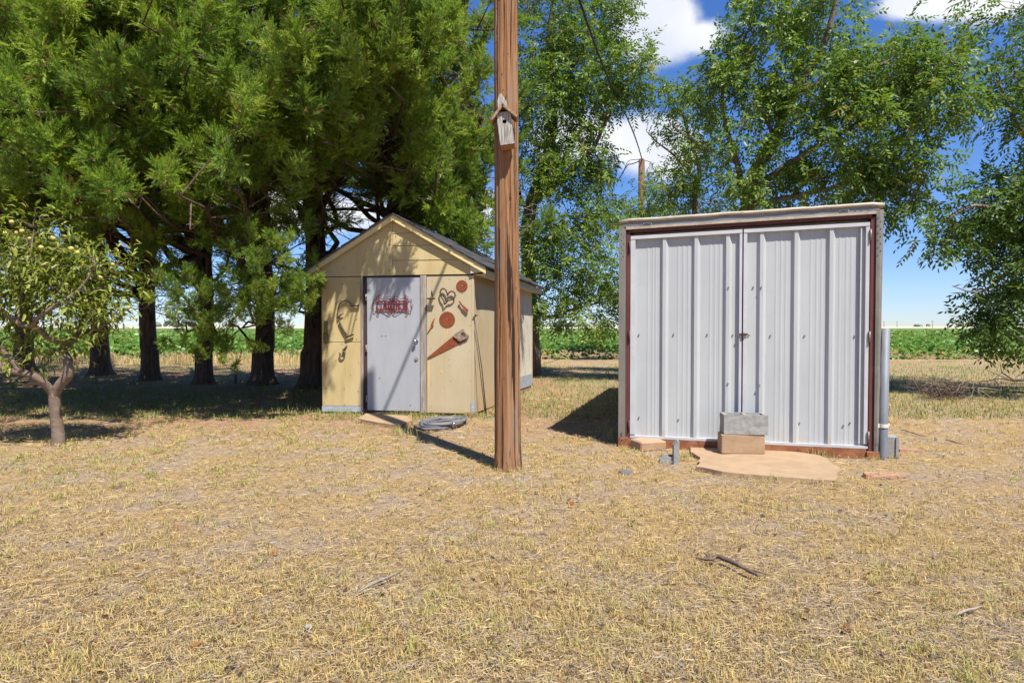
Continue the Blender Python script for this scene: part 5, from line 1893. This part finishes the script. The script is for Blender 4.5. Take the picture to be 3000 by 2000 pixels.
# tree at the right edge; its shade side is put into darker leaf colours
E0 = Vector((10.2, 13.2, 0))
broadleaf('pecan_tree', 'dark shaded tree reaching in from the right edge down to the crop', E0,
          [([E0, at(3060, 900, 13.2), at(3050, 700, 13.1), at(3070, 520, 13), at(3110, 300, 12.9), at(3120, 50, 12.8)], [.2, .16, .13, .11, .08, .03]),
           ([at(3055, 760, 13.1), at(2960, 640, 12.6), at(2860, 600, 12.2), at(2780, 640, 12)], [.07, .05, .03, .012]),
           ([at(3050, 820, 13.1), at(2980, 780, 12.6), at(2880, 850, 12.3), at(2790, 838, 12.2)], [.05, .035, .02, .006]),
           ([at(3080, 470, 13), at(2990, 380, 12.6), at(2930, 250, 12.3)], [.06, .04, .012])],
          [lobe(2970, 560, 12.5, 75, 75, 1.0, 50), lobe(2860, 620, 12.2, 70, 50, .8, 30), lobe(2770, 690, 12.1, 50, 45, .6, 16), lobe(2950, 680, 12.5, 100, 90, 1.0, 70), lobe(3040, 620, 12.6, 90, 160, 1.2, 70), lobe(2990, 800, 12.5, 70, 90, .9, 46),
           lobe(2970, 900, 12.5, 80, 70, .9, 46), lobe(2975, 980, 12.5, 75, 70, .8, 42), lobe(2900, 770, 12.3, 50, 40, .6, 12), lobe(2920, 950, 12.4, 40, 40, .6, 10), lobe(2960, 210, 12.4, 50, 80, .8, 24), lobe(3000, 320, 12.5, 50, 60, .8, 18), lobe(3080, 250, 12.8, 140, 240, 1.5, 80),
           lobe(3140, 820, 13.2, 140, 200, 1.5, 80), lobe(3020, 440, 12.6, 30, 40, .6, 7), ((10.9, 13.4, 7.6), (1.9, 1.5, 1.8), 110), ((11.6, 12.6, 6.2), (1.6, 1.5, 1.6), 80)],
          35, dens=.40, colors=((.095, .160, .032), (.14, .205, .040), (.060, .115, .028)), group='broad-leaved trees behind the trailer')

# peach tree
PE = on_ground(163, 1300)
PB = Vector((PE.x, PE.y, 0))
Y0 = PB.y


def rp(x, y, dy=0.0): return at(x * .459, 600 + y * .459, Y0 + dy)


def peach_leaf(seed):
    r = np.random.default_rng(seed)
    V, F = [], []
    L_, w = .105, .027
    n = 4
    for i in range(n + 1):
        t = i / n
        y = L_ * t * (1 - .08 * t)
        z = -.055 * t * t * r.uniform(.6, 1.6)
        ww = w * math.sin(math.pi * min(1, .08 + t * .93)) ** .8 * .5
        V += [(-ww, y, z + ww * .45), (0, y, z), (ww, y, z + ww * .45)]
    for i in range(n):
        for k_ in range(2):
            a = i * 3 + k_
            F += [(a, a + 1, a + 4), (a, a + 4, a + 3)]
    return np.array(V), np.array(F)


peach = broadleaf('peach_tree', 'small peach tree with pale fruit and crooked forked trunk in the lawn', PB,
                  [([PB + Vector((.02, 0, -.05)), PB + Vector((.01, 0, .12)), rp(345, 1340), rp(345, 1200)], [.078, .064, .058, .060]),
                   ([rp(345, 1230), rp(378, 1165, -.02), rp(445, 1080, -.05), rp(440, 1000, -.05), rp(412, 940, 0), rp(440, 890, .05), rp(500, 840, .1), rp(520, 760, .15), rp(560, 640, .2), rp(620, 480, .2)], [.050, .053, .054, .052, .046, .042, .038, .030, .020, .009]),
                   ([rp(345, 1230), rp(310, 1170, -.05), rp(240, 1100, -.15), rp(120, 1060, -.2), rp(20, 1040, -.25), rp(-80, 940, -.3), rp(-120, 760, -.3)], [.046, .046, .040, .036, .032, .024, .012]),
                   ([rp(310, 1180, .02), rp(230, 1130, .1), rp(140, 1145, .15)], [.034, .028, .022]),
                   ([rp(120, 1060, -.2), rp(60, 980, -.25), rp(0, 920, -.3), rp(-40, 800, -.3), rp(-20, 600, -.3)], [.030, .030, .028, .020, .010]),
                   ([rp(440, 900, .05), rp(330, 860, -.1), rp(250, 800, -.2), rp(205, 775, -.25), rp(110, 755, -.3), rp(-20, 640, -.3)], [.030, .028, .030, .030, .024, .010]),
                   ([rp(210, 775, -.25), rp(235, 725, -.3), rp(350, 640, -.3), rp(470, 560, -.3), rp(545, 480, -.3), rp(600, 380, -.3)], [.026, .026, .020, .018, .012, .006]),
                   ([rp(500, 840, .1), rp(640, 780, 0), rp(760, 720, -.1)], [.020, .012, .006]),
                   ([rp(110, 755, -.3), rp(130, 560, -.2), rp(200, 350, -.1), rp(230, 150, 0)], [.022, .018, .012, .006])],
                  [(rp(150, 350), (.42, .55, .45), 60), (rp(330, 420), (.40, .55, .40), 60), (rp(520, 420), (.40, .5, .30), 42), (rp(680, 380), (.25, .35, .28), 18), (rp(330, 600), (.50, .55, .28), 54), (rp(560, 620), (.40, .45, .25), 36),
                   (rp(100, 600), (.40, .55, .32), 44), (rp(720, 680, -.1), (.25, .25, .12), 12), (rp(590, 740), (.3, .3, .16), 16), (rp(250, 950, -.1), (.22, .25, .14), 11), (rp(430, 860, -.05), (.2, .2, .10), 8), (rp(60, 780), (.3, .4, .25), 20),
                   (rp(230, 130), (.16, .3, .2), 10), (rp(-150, 500), (.6, .6, .7), 70), (rp(20, 950, -.2), (.16, .2, .14), 6), (rp(450, 250), (.2, .3, .15), 10), (rp(560, 830), (.14, .2, .12), 7)],
                  41, mat=PEACHL, bark=PEACHBARK, colors=((.20, .24, .036), (.30, .30, .05), (.105, .155, .03)), per=9, cl_r=.115, lsc=(.65, 1.1), templates=[peach_leaf(s) for s in range(4)], dens=1.1, droop=-.05, yellow=.012)
fruit_mat = surf('peach_skin', (.36, .36, .09), (.42, .36, .10), (20, 20, 20), rough=.6, bump=.1, c3=(.60, .30, .12), s3=(16, 16, 16), t3=(.58, .72))
fru = None
rr = random.Random(77)
for x, y in ((85, 400), (340, 215), (325, 210), (495, 305), (537, 370), (400, 545), (420, 508), (548, 612), (720, 380), (110, 180), (30, 180), (75, 110), (188, 215), (262, 272), (345, 492), (455, 280), (140, 168), (470, 410), (820, 655), (605, 690), (362, 740), (640, 465)):
    p = rp(x, y, -rr.uniform(.15, .42)) - PB
    if fru is None:
        fru = MB().ball((0, 0, 0), .024, 12, 9, (1, 1, .92)).build('peach', fruit_mat, peach)
        o = fru
    else:
        o = fru.copy()
        COL.objects.link(o)
        o.parent = peach
    o.location = p
    s = rr.uniform(.8, 1.15)
    o.scale = (s, s, s)
    o.rotation_euler = (rr.uniform(-.4, .4), rr.uniform(-.4, .4), rr.uniform(0, 6))


# ------------------------------------------------------------------ grass
def blades(n, xs, ys, h, w, col, lean=.8, curl=.5, seed=1, z0=None):
    r = np.random.default_rng(seed)
    az = r.uniform(0, 2 * np.pi, n)
    d = np.stack([np.cos(az), np.sin(az), np.zeros(n)], 1)
    s = np.stack([-np.sin(az + r.normal(0, .5, n)), np.cos(az), np.zeros(n)], 1)
    up = np.zeros((n, 3)); up[:, 2] = 1
    ln_ = np.abs(r.normal(0, lean, n))[:, None]
    base = np.stack([xs, ys, np.full(n, -.006) if z0 is None else z0], 1)
    mid = base + norm(up + d * ln_ * .6) * (h * .55)[:, None]
    tip = mid + norm(up + d * (ln_ * 1.2 + curl)) * (h * .5)[:, None]
    hw = (w / 2)[:, None]
    V = np.stack([base - s * hw, base + s * hw, mid - s * hw * .75, mid + s * hw * .75, tip], 1)
    F = np.array([(0, 1, 3), (0, 3, 2), (2, 3, 4)])
    Fs = F[None] + (np.arange(n) * 5)[:, None, None]
    return V.reshape(-1, 3), Fs.reshape(-1, 3), np.repeat(col, 5, 0)


def vnoise(x, y, sc, off=0.0):
    """cheap smooth value noise on arrays"""
    X, Y = x * sc + off, y * sc + off * 1.7
    xi, yi = np.floor(X).astype(np.int64), np.floor(Y).astype(np.int64)
    fx, fy = X - xi, Y - yi
    fx, fy = fx * fx * (3 - 2 * fx), fy * fy * (3 - 2 * fy)

    def hsh(a, b):
        v = np.sin(a * 127.1 + b * 311.7) * 43758.5453
        return v - np.floor(v)
    return (hsh(xi, yi) * (1 - fx) + hsh(xi + 1, yi) * fx) * (1 - fy) + (hsh(xi, yi + 1) * (1 - fx) + hsh(xi + 1, yi + 1) * fx) * fy


def yard_points(n, y0, y1, power, seed, margin=1.18):
    """points over the part of the yard in view and some way to either side; more of them close by"""
    r = np.random.default_rng(seed)
    u = r.random(n)
    y = (y0 ** (1 - power) + u * (y1 ** (1 - power) - y0 ** (1 - power))) ** (1 / (1 - power))
    x = r.uniform(-1, 1, n) * (y * .78 * margin + .3)
    return x, y


sh_c, sh_s = math.cos(-SHR), math.sin(-SHR)
tr_c, tr_s = math.cos(-TRR), math.sin(-TRR)
slab2 = [(p.x, p.y) for p in sp]
step2 = [(p.x, p.y) for p in stp]


def in_poly(x, y, poly):
    ins = np.zeros(len(x), bool)
    n = len(poly)
    for i in range(n):
        (x1, y1), (x2, y2) = poly[i], poly[(i + 1) % n]
        c = ((y1 > y) != (y2 > y)) & (x < (x2 - x1) * (y - y1) / (y2 - y1 + 1e-12) + x1)
        ins ^= c
    return ins


def free(x, y):
    """not under a building, slab, pole or block"""
    u = (x - SH0.x) * sh_c - (y - SH0.y) * sh_s
    v = (x - SH0.x) * sh_s + (y - SH0.y) * sh_c
    ok = ~((u > -.02) & (u < SW + .25) & (v > -.01) & (v < SD + .05) & (u < SW + .05 * v + .03))
    u = (x - TR0.x) * tr_c - (y - TR0.y) * tr_s
    v = (x - TR0.x) * tr_s + (y - TR0.y) * tr_c
    ok &= ~((u > -.02) & (u < TW + .02) & (v > -.06) & (v < TL + .05))
    ok &= (x - PX) ** 2 + (y - PY) ** 2 > .13 ** 2
    ok &= ~in_poly(x, y, slab2)
    ok &= ~in_poly(x, y, step2)
    ok &= ((x - c1.x) ** 2 + (y - c1.y) ** 2) > .07 ** 2
    return ok


def shade_zone(x, y):
    """bare, needle-covered soil under the junipers"""
    return np.clip((y - 8.6) / 2.2, 0, 1) * np.clip((1.2 - x) / 2.5, 0, 1) * np.clip((22.0 - y) / 3, 0, 1)


def greenness(x, y):
    g = .12 + .42 * vnoise(x, y, .8, 3.3) * vnoise(x, y, 2.9, 8.1)
    left = np.clip((1.0 - x) / 3.5, 0, 1) * np.clip((y - 3.6) / 2.5, 0, 1)
    g = g + .36 * left + .10 * np.clip((y - 7.5) / 3, 0, 1)
    return np.clip(g, 0, 1)


parts = []
# upright tufts
r0 = np.random.default_rng(51)
tx, ty = yard_points(9500, 2.1, 14.5, 1.35, 52)
ok = free(tx, ty) & (r0.random(len(tx)) < (.05 + 1.5 * vnoise(tx, ty, 1.3, 1.0) * (.35 + vnoise(tx, ty, .45, 4.2))) * (1 - .55 * shade_zone(tx, ty)))
tx, ty = tx[ok], ty[ok]
nb_ = r0.integers(10, 30, len(tx))
X = np.repeat(tx, nb_) + r0.normal(0, .024, nb_.sum())
Y = np.repeat(ty, nb_) + r0.normal(0, .024, nb_.sum())
g = np.repeat(np.clip(greenness(tx, ty) + r0.normal(0, .24, len(tx)), 0, 1), nb_)
ors = np.repeat(r0.random(len(tx)) * (.4 + .9 * vnoise(tx, ty, .5, 6.6)), nb_)[:, None]
n = len(X)
straw = np.array([.56, .425, .165]) + r0.normal(0, .06, n)[:, None] * np.array([1, .9, .6])
straw = straw * (1 - .55 * ors) + np.array([.50, .33, .12]) * .55 * ors
straw2 = np.array([.36, .28, .14])
straw = straw + (straw2 - straw) * (r0.random(n) < .35)[:, None] * .8
grn = np.array([.30, .33, .085]) + r0.normal(0, .035, n)[:, None]
gm_ = np.clip((g - .30) / .42, 0, 1)[:, None] * r0.uniform(.45, 1, n)[:, None]
col = np.clip(straw * (1 - gm_) + grn * gm_, .02, .9)
hh = r0.uniform(.016, .044, n) * (1 + .45 * gm_[:, 0]) * np.repeat(r0.uniform(.6, 1.4, len(tx)), nb_)
ww = r0.uniform(.0022, .0044, n) * (1 + np.clip((Y - 4) / 6, 0, 1.2))
parts.append(blades(n, X, Y, hh, ww, col, 1.15, .7, 53))
# loose short blades in between
x, y = yard_points(42000, 2.1, 13.5, 1.45, 61)
ok = free(x, y) & (r0.random(len(x)) < (.2 + 1.2 * vnoise(x, y, 1.7, 5.0)) * (1 - .6 * shade_zone(x, y)))
x, y = x[ok], y[ok]
n = len(x)
g = np.clip(greenness(x, y) + r0.normal(0, .16, n), 0, 1)
gm_ = np.clip((g - .38) / .4, 0, 1)[:, None]
col = np.clip((np.array([.52, .385, .16]) + r0.normal(0, .07, n)[:, None]) * (1 - gm_) + np.array([.34, .34, .11]) * gm_, .03, .9)
parts.append(blades(n, x, y, r0.uniform(.012, .036, n), r0.uniform(.002, .004, n) * (1 + np.clip((y - 4) / 6, 0, 1.2)), col, 1.6, .8, 62))
V, F, T = merge(parts)
lawn = tri_mesh('dry_grass', V, F, GRASS, None, T)
tag(lawn, 'thin sun-dried lawn of straw-coloured tufts with a little green', 'grass', kind='stuff')

# flat thatch lying between the tufts
x, y = yard_points(150000, 2.1, 12.5, 1.5, 71)
ok = free(x, y) & (r0.random(len(x)) < (.55 + .6 * vnoise(x, y, 3.1, 2.0)) * (1 - .5 * shade_zone(x, y)))
x, y = x[ok], y[ok]
n = len(x)
az = r0.uniform(0, 2 * np.pi, n)
L_ = r0.uniform(.02, .10, n) * (1 + np.clip((y - 5) / 8, 0, .8))
w = r0.uniform(.0018, .0045, n) * (1 + np.clip((y - 4) / 6, 0, 1.2))
d = np.stack([np.cos(az), np.sin(az), r0.normal(0, .10, n)], 1)
s = np.stack([-np.sin(az), np.cos(az), r0.normal(0, .5, n)], 1)
c = np.stack([x, y, r0.uniform(.0, .012, n)], 1)
bend = np.stack([-np.sin(az), np.cos(az), np.zeros(n)], 1) * (r0.normal(0, .16, n) * L_)[:, None]
a = c - d * (L_ / 2)[:, None]
b = c + d * (L_ / 2)[:, None]
m_ = c + bend
V = np.stack([a, m_ - s * (w / 2)[:, None], m_ + s * (w / 2)[:, None], b], 1).reshape(-1, 3)
F = (np.array([(0, 1, 2), (1, 3, 2)])[None] + (np.arange(n) * 4)[:, None, None]).reshape(-1, 3)
L_ = np.where(r0.random(n) < .03, L_ * .35, L_)
pal = np.array([[.52, .39, .19], [.44, .335, .20], [.60, .46, .22], [.34, .265, .18], [.24, .165, .10], [.37, .325, .28], [.10, .07, .05]])
col = pal[r0.choice(7, n, p=[.22, .18, .15, .14, .11, .15, .05])] * r0.uniform(.8, 1.12, n)[:, None]
x2, y2 = yard_points(2600, 2.2, 12, 1.4, 77)
ok = free(x2, y2)
x2, y2 = x2[ok], y2[ok]
n2 = len(x2)
az = r0.uniform(0, 6.28, n2)
l2 = r0.uniform(.006, .020, n2)
e1 = np.stack([np.cos(az), np.sin(az), r0.normal(0, .35, n2)], 1) * l2[:, None]
e2_ = np.stack([-np.sin(az), np.cos(az), r0.normal(0, .35, n2)], 1) * (l2 * r0.uniform(.25, .6, n2))[:, None]
c2_ = np.stack([x2, y2, r0.uniform(.008, .018, n2)], 1)
V2 = np.stack([c2_ - e1, c2_ - e2_, c2_ + e1, c2_ + e2_], 1).reshape(-1, 3)
F2 = (np.array([(0, 1, 2), (0, 2, 3)])[None] + (np.arange(n2) * 4)[:, None, None]).reshape(-1, 3)
col2 = np.array([[.10, .06, .04], [.20, .10, .05], [.055, .045, .04], [.30, .26, .22]])[r0.choice(4, n2, p=[.4, .25, .2, .15])]
V, F, col = np.concatenate([V, V2]), np.concatenate([F, F2 + len(V)]), np.concatenate([col, col2])
thatch = tri_mesh('straw_thatch', V, F, GRASS, None, np.repeat(col, 4, 0))
tag(thatch, 'flat dead straw and clippings lying between the grass tufts', 'thatch', kind='stuff')

# farther grass: the shaded lawn under and beyond the trees and along the crop edge
parts = []
x, y = yard_points(60000, 9.5, 26.0, 1.05, 81, 1.15)
ok = free(x, y) & (r0.random(len(x)) < (1 - .6 * shade_zone(x, y) * (vnoise(x, y, .7, 4.0) < .5)))
x, y = x[ok], y[ok]
n = len(x)
g = np.clip(.38 + .25 * shade_zone(x, y) + .5 * vnoise(x, y, .5, 7) + .22 * vnoise(x, y, 2.0, 1) - .55 * np.clip((y - 21) / 2.5, 0, 1), 0, 1)
gm_ = np.clip((g - .35) / .3, 0, 1)[:, None]
col = (np.array([.46, .38, .17]) + r0.normal(0, .05, n)[:, None]) * (1 - gm_) + (np.array([.165, .215, .055]) + r0.normal(0, .02, n)[:, None]) * gm_
parts.append(blades(n, x, y, r0.uniform(.04, .10, n), r0.uniform(.006, .012, n), np.clip(col, .03, .8), .9, .5, 82))
x = np.random.default_rng(83).uniform(-22, -1.5, 9000)
y = np.random.default_rng(84).normal(24.0, .8, 9000)
n = len(x)
col = np.array([.56, .44, .21]) + r0.normal(0, .06, n)[:, None]
parts.append(blades(n, x, y, r0.uniform(.12, .42, n) * (.5 + vnoise(x, y, .6, 2)), r0.uniform(.008, .014, n), np.clip(col, .05, .9), .35, .4, 85))
# tall green tufts by walls and steps
for cx_, cy_, nn, hh_ in [(on_ground(a_, b1).x, on_ground(a_, b1).y, k_, h_) for a_, b1, k_, h_ in
                         ((960, 1218, 40, .16), (1000, 1222, 60, .2), (1040, 1216, 30, .15), (1190, 1222, 26, .22), (1220, 1230, 50, .18), (1235, 1222, 30, .2), (1245, 1245, 40, .12), (1165, 1270, 60, .16), (1190, 1275, 40, .14),
                          (1425, 1225, 30, .1), (1790, 1285, 60, .22), (1770, 1270, 40, .2), (1810, 1292, 40, .14), (2075, 1308, 30, .12), (2060, 1312, 30, .14), (2330, 1325, 30, .12), (2390, 1332, 40, .12), (2420, 1338, 30, .1),
                          (1480, 1376, 40, .07), (1520, 1374, 30, .07), (1450, 1368, 30, .06), (2180, 1402, 16, .06), (2270, 1408, 22, .10), (2380, 1416, 16, .06), (1000, 1225, 50, .14), (2545, 1345, 30, .08), (2630, 1342, 30, .07), (1850, 1318, 30, .07), (1960, 1335, 40, .08), (2010, 1335, 40, .09))]:
    rr_ = np.random.default_rng(int(abs(cx_ * 1000 + cy_ * 77)))
    xx, yy = cx_ + rr_.normal(0, .07, nn), cy_ + rr_.normal(0, .04, nn)
    k_ = rr_.random(nn)[:, None]
    col = np.array([.20, .26, .06]) * k_ + np.array([.48, .40, .18]) * (1 - k_)
    parts.append(blades(nn, xx, yy, rr_.uniform(.4, 1, nn) * hh_, rr_.uniform(.003, .006, nn), col, .5, .8, int(nn * 3)))
V, F, T = merge(parts)
tag(tri_mesh('green_grass', V, F, GRASS, None, T), 'longer green and straw grass under the trees, along walls and the crop edge', 'grass', kind='stuff')

# ------------------------------------------------------------------ crop field
r1 = np.random.default_rng(91)


def crop_leaves(n, y0, y1, power, size, x0=-1.15, x1=1.1):
    u = r1.random(n)
    y = (y0 ** (1 - power) + u * (y1 ** (1 - power) - y0 ** (1 - power))) ** (1 / (1 - power))
    x = r1.uniform(x0, x1, n) * y * .8
    row = .95
    yr = np.round(y / row) * row + r1.normal(0, .26, n)
    yr = np.where(yr < y0 + .1, y0 + .1 + np.abs(r1.normal(0, .2, n)), yr)
    ph = np.abs(yr - np.round(yr / row) * row) / (row / 2)
    top = (.60 - .22 * np.clip(ph, 0, 1) ** 1.5) * (.82 + .3 * vnoise(x, yr, .9, 3)) * np.where(yr < y0 + 1.0, .80, 1)
    z = top - np.abs(r1.normal(0, .10, n)) - np.where(yr < y0 + .5, r1.uniform(0, .3, n), 0)
    z = np.maximum(z, .06)
    d = norm(np.stack([r1.normal(0, 1, n), r1.normal(-.35, 1, n), r1.normal(-.15, .35, n)], 1))
    R = frames(d, r1.normal(0, .7, n))
    sc = size * r1.uniform(.7, 1.3, n)
    c0, c1_, c2 = np.array([.115, .235, .036]), np.array([.20, .32, .055]), np.array([.065, .155, .03])
    h = r1.uniform(-1, 1, n) * .8 + .4 * (vnoise(x, yr, .35, 9) - .5)
    col = np.where(h[:, None] > 0, c0 + (c1_ - c0) * np.clip(h, 0, 1)[:, None], c0 + (c2 - c0) * np.clip(-h, 0, 1)[:, None])
    edge = (yr < y0 + .7) & (r1.random(n) < .18)
    col[edge] = (.34, .28, .07)
    tv = np.array([(0, 0, 0), (.42, .45, .10), (0, 1, -.10), (-.42, .45, .10)])
    tf = np.array([(0, 1, 2), (0, 2, 3)])
    return scatter(tv, tf, np.stack([x, yr, z], 1), R, sc, col)


V, F, T = merge([crop_leaves(52000, 26.0, 50, 1.7, .175), crop_leaves(22000, 50, 126, 1.5, .34)])
tag(tri_mesh('crop_plants', V, F, CROP, None, T), 'dense rows of leafy green crop filling the field behind', 'crop', kind='stuff')

# far things on the horizon
def far_clump(px0, px1, y, h, label):
    o = at(.5 * (px0 + px1), 954, y)
    q = MB()
    rs = random.Random(int(px0))
    w = (px1 - px0) / 2000 * y
    n_ = max(4, int(w / 4.5))
    for i in range(n_):
        q.ball((-w / 2 + w * (i + .5) / n_ + rs.uniform(-2, 2), rs.uniform(-8, 8), h * rs.uniform(.3, .5)), h * rs.uniform(.35, .6), 9, 6, (1.3, 1.2, .9))
    q.jitter(h * .25, .22, px0)
    root = thing('distant_grove', label, 'trees', (o.x, y, 0))
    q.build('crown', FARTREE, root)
    t = MB()
    for i in range(n_):
        x_ = -w / 2 + w * (i + .5) / n_
        t.tube([(x_, 0, -.2), (x_, 0, h * .5)], .5, 5)
    t.build('trunk', BARKG, root)


far_clump(2815, 2960, 820, 6.5, 'larger grey-green grove on the horizon at the right')
far_clump(2672, 2720, 900, 4, 'tiny dark grove on the horizon left of the larger one')
far_clump(1630, 1720, 760, 6, 'low grey grove on the horizon between shed and trailer')
far_clump(420, 560, 800, 7, 'low grove on the horizon seen between the juniper trunks')
for px, top, y, lab in ((2732, 938, 420, 'short distant pole on the horizon above the field, nearer the trailer'), (2860, 918, 300, 'taller distant pole on the horizon before the larger grove'), (2590, 940, 600, 'faint distant pole on the horizon right beside the trailer'), (2628, 940, 620, 'second faint distant pole to the right of the trailer')):
    p = at(px, top, y)
    q = MB().tube([(0, 0, -.5), (0, 0, p.z)], .0009 * y * .45, 6)
    q.box(-1.0, 1.0, -.08, .08, p.z - .8, p.z - .6)
    tag(q.build('distant_pole', FARPOLE, None, (p.x, y, 0)), lab, 'pole', 'distant poles along the horizon')

# ------------------------------------------------------------------ litter in the yard
st0 = on_ground(2120, 1650)
q = MB()
pts = [on_ground(*p, .018) - st0 for p in ((2040, 1632), (2085, 1636), (2100, 1628), (2150, 1648), (2190, 1668), (2225, 1686))]
q.tube(smooth_pts(pts, 4), [.006 + .007 * math.sin(math.pi * i / 20) for i in range(21)], 7)
q.tube([pts[1], pts[1] + Vector((-.03, .03, .02)), pts[1] + Vector((.03, .06, .035))], [.007, .005, .003], 5)
q.tube([pts[4], pts[4] + Vector((.04, -.05, .006)), pts[4] + Vector((.09, -.07, .0))], [.007, .005, .003], 5)
q.jitter(.006, 22)
tag(q.build('fallen_stick', STICK, None, st0), 'dark crooked stick lying in the dry grass, largest in the foreground', 'stick')
rr = random.Random(12)
for (a, b_, lab) in (((1045, 1735), (1180, 1668), 'thin pale straight twig in the grass, left of the middle foreground'), ((2300, 1262), (2390, 1278), 'long thin twig on the grass behind the trailer corner'), ((2640, 1258), (2715, 1278), 'dark twig on the grass right of the grey pipe'),
                     ((2770, 1288), (2825, 1302), 'short dark twig on the dry grass below the brush pile'), ((2800, 1800), (2880, 1775), 'short pale twig at the right of the foreground'), ((395, 1690), (460, 1665), 'short grey twig at the left of the foreground')):
    A_, B_ = on_ground(*a, .012), on_ground(*b_, .014)
    m0 = (A_ + B_) / 2
    q = MB().tube(limb_path(A_ - m0, B_ - m0, .01, .06, 6, rr), [.003, .006, .007, .007, .006, .005, .002], 6)
    tag(q.build('fallen_twig', STICK if 'dark' in lab else DEADTWIG, None, m0), lab, 'twig')
# fallen leaves
V0, F0_ = peach_leaf(9)
V0 = V0 * np.array([1.5, .75, 1.0])
leafmeshes = []
for i, c in enumerate(((.24, .095, .035), (.30, .14, .05), (.21, .10, .05), (.30, .22, .12))):
    o = tri_mesh('fallen_leaf', V0 + np.array([0, -.04, .012]), F0_, DRYLEAF, None, np.tile(np.array(c), (len(V0), 1)))
    leafmeshes.append(o)
spots = ((1672, 1478), (1662, 1466), (335, 1895), (350, 1885), (300, 1970), (560, 1900), (515, 1545), (960, 1738), (890, 1730), (675, 1825), (980, 1940), (975, 1950), (1390, 1570), (1410, 1562), (1790, 1950), (1400, 1690), (320, 1805), (750, 1730), (1315, 1640),
         (2730, 1658), (2200, 1690), (2250, 1775), (1120, 1735), (2955, 1295), (470, 1470), (800, 1620), (2350, 1790), (2620, 1690), (160, 1350), (2480, 1840), (1560, 1780), (60, 1880))
rr = random.Random(31)
for i, s_ in enumerate(spots):
    src = leafmeshes[i % 4]
    if i < 4: o = src
    else:
        o = src.copy()
        COL.objects.link(o)
    o.location = on_ground(*s_)
    o.rotation_euler = (rr.uniform(-.25, .25), rr.uniform(-.35, .35), rr.uniform(0, 6.28))
    s = rr.uniform(.6, 1.05)
    o.scale = (s, s, s)
    tag(o, 'curled dry brown leaf lying on the straw lawn', 'leaf', 'fallen dry leaves on the lawn')
# pale stones
st_m = None
for i, s_ in enumerate(((1572, 1440), (1695, 1463), (2758, 1390), (905, 1838))):
    if st_m is None:
        st_m = MB().ball((0, 0, .006), .016, 9, 6, (1.3, .9, .6)).jitter(.007, 60).build('pale_stone', STONE)
        o = st_m
    else:
        o = st_m.copy()
        COL.objects.link(o)
    o.location = on_ground(*s_)
    o.rotation_euler = (0, 0, i * 1.3)
    tag(o, ('small whitish stone in the grass, first to the right of the pole base', 'small whitish stone touching the curled leaves before the trailer', 'small whitish stone right of the reddish flat stone', 'small whitish stone in the foreground straw at the left')[i], 'stone', 'whitish stones in the lawn')
# dark nut husks / clods
st_m = None
for i, s_ in enumerate(((2460, 1500), (2235, 1515), (2045, 1371))):
    if st_m is None:
        st_m = MB().ball((0, 0, .007), .016, 8, 6, (1.2, .9, .75)).jitter(.009, 50).build('nut_husk', surf('dark_husk', (.05, .038, .032), (.09, .06, .045), (60, 60, 60), rough=.9, bump=.4))
        o = st_m
    else:
        o = st_m.copy()
        COL.objects.link(o)
    o.location = on_ground(*s_)
    o.rotation_euler = (0, 0, i * 1.9)
    tag(o, ('small dark nut husk, farthest right of those before the slab', 'small dark nut husk on the straw below the middle of the slab', 'small dark nut husk beside the left edge of the concrete slab')[i], 'husk', 'dark husks on the lawn')

# brush pile and dead branches at the right
bp0 = on_ground(2770, 1168)
rr = random.Random(44)
q = MB()
for i in range(330):
    a = Vector((rr.gauss(0, .20), rr.gauss(.05, .18), abs(rr.gauss(.10, .12))))
    d = Vector((rr.gauss(0, 1), rr.gauss(0, .7), rr.gauss(.15, .5))).normalized()
    L_ = rr.uniform(.08, .30)
    b = a + d * L_
    if b.z < 0: b.z = .02
    q.tube(limb_path(a, b, 0, .2, 3, rr), [.006, .005, .004, .002], 3, cap=False)
tag(q.build('brush_pile', STICK, None, bp0), 'dark heap of cut brush on the shaded grass at the right', 'brush pile', kind='stuff')
bb = on_ground(2870, 1172)
q = MB()
for pts in (((2840, 1180), (2860, 1142), (2852, 1126)), ((2862, 1140), (2900, 1150), (2910, 1175)), ((2862, 1140), (2930, 1147)), ((2850, 1160), (2835, 1172)), ((2865, 1145), (2868, 1162)), ((2800, 1150), (2825, 1140), (2822, 1124))):
    P = [on_ground(p[0], 1176) - bb + Vector((0, 0, max(.01, (1178 - p[1]) / 2000 * 12))) for p in pts]
    q.tube(limb_path(P[0], P[-1], .05, .12, 5, rr), [.010, .009, .008, .006, .005, .003], 5)
tag(q.build('dead_branch', DEADTWIG, None, bb), 'pale bare dead branch sticking out beside the brush pile', 'branch')
bc = on_ground(2970, 1122)
q = MB()
q.tube([(-.30, 0, .10), (0, 0, .06), (.5, .05, .08), (1.2, .1, .02)], [.012, .03, .035, .04], 7)
q.tube([(.0, 0, .06), (-.28, 0, .25), (-.32, 0, .5)], [.02, .014, .005], 6)
q.tube([(-.1, 0, .08), (-.6, .05, .30)], [.012, .004], 5)
q.tube([(-.3, 0, .1), (-.8, -.05, .04)], [.012, .005], 5)
tag(q.build('dead_branch', STICK, None, bc), 'dark fallen limb on the shaded grass at the right edge', 'branch')
# low stump stubs under the junipers
for (a, b1, h, lab) in ((690, 1122, .22, 'short dark stake standing between two juniper trunks'),):
    p = on_ground(a, b1)
    tag(MB().tube([(0, 0, -.05), (.01, 0, h)], [.03, .024], 8).build('wooden_stake', STICK, None, p), lab, 'stake')
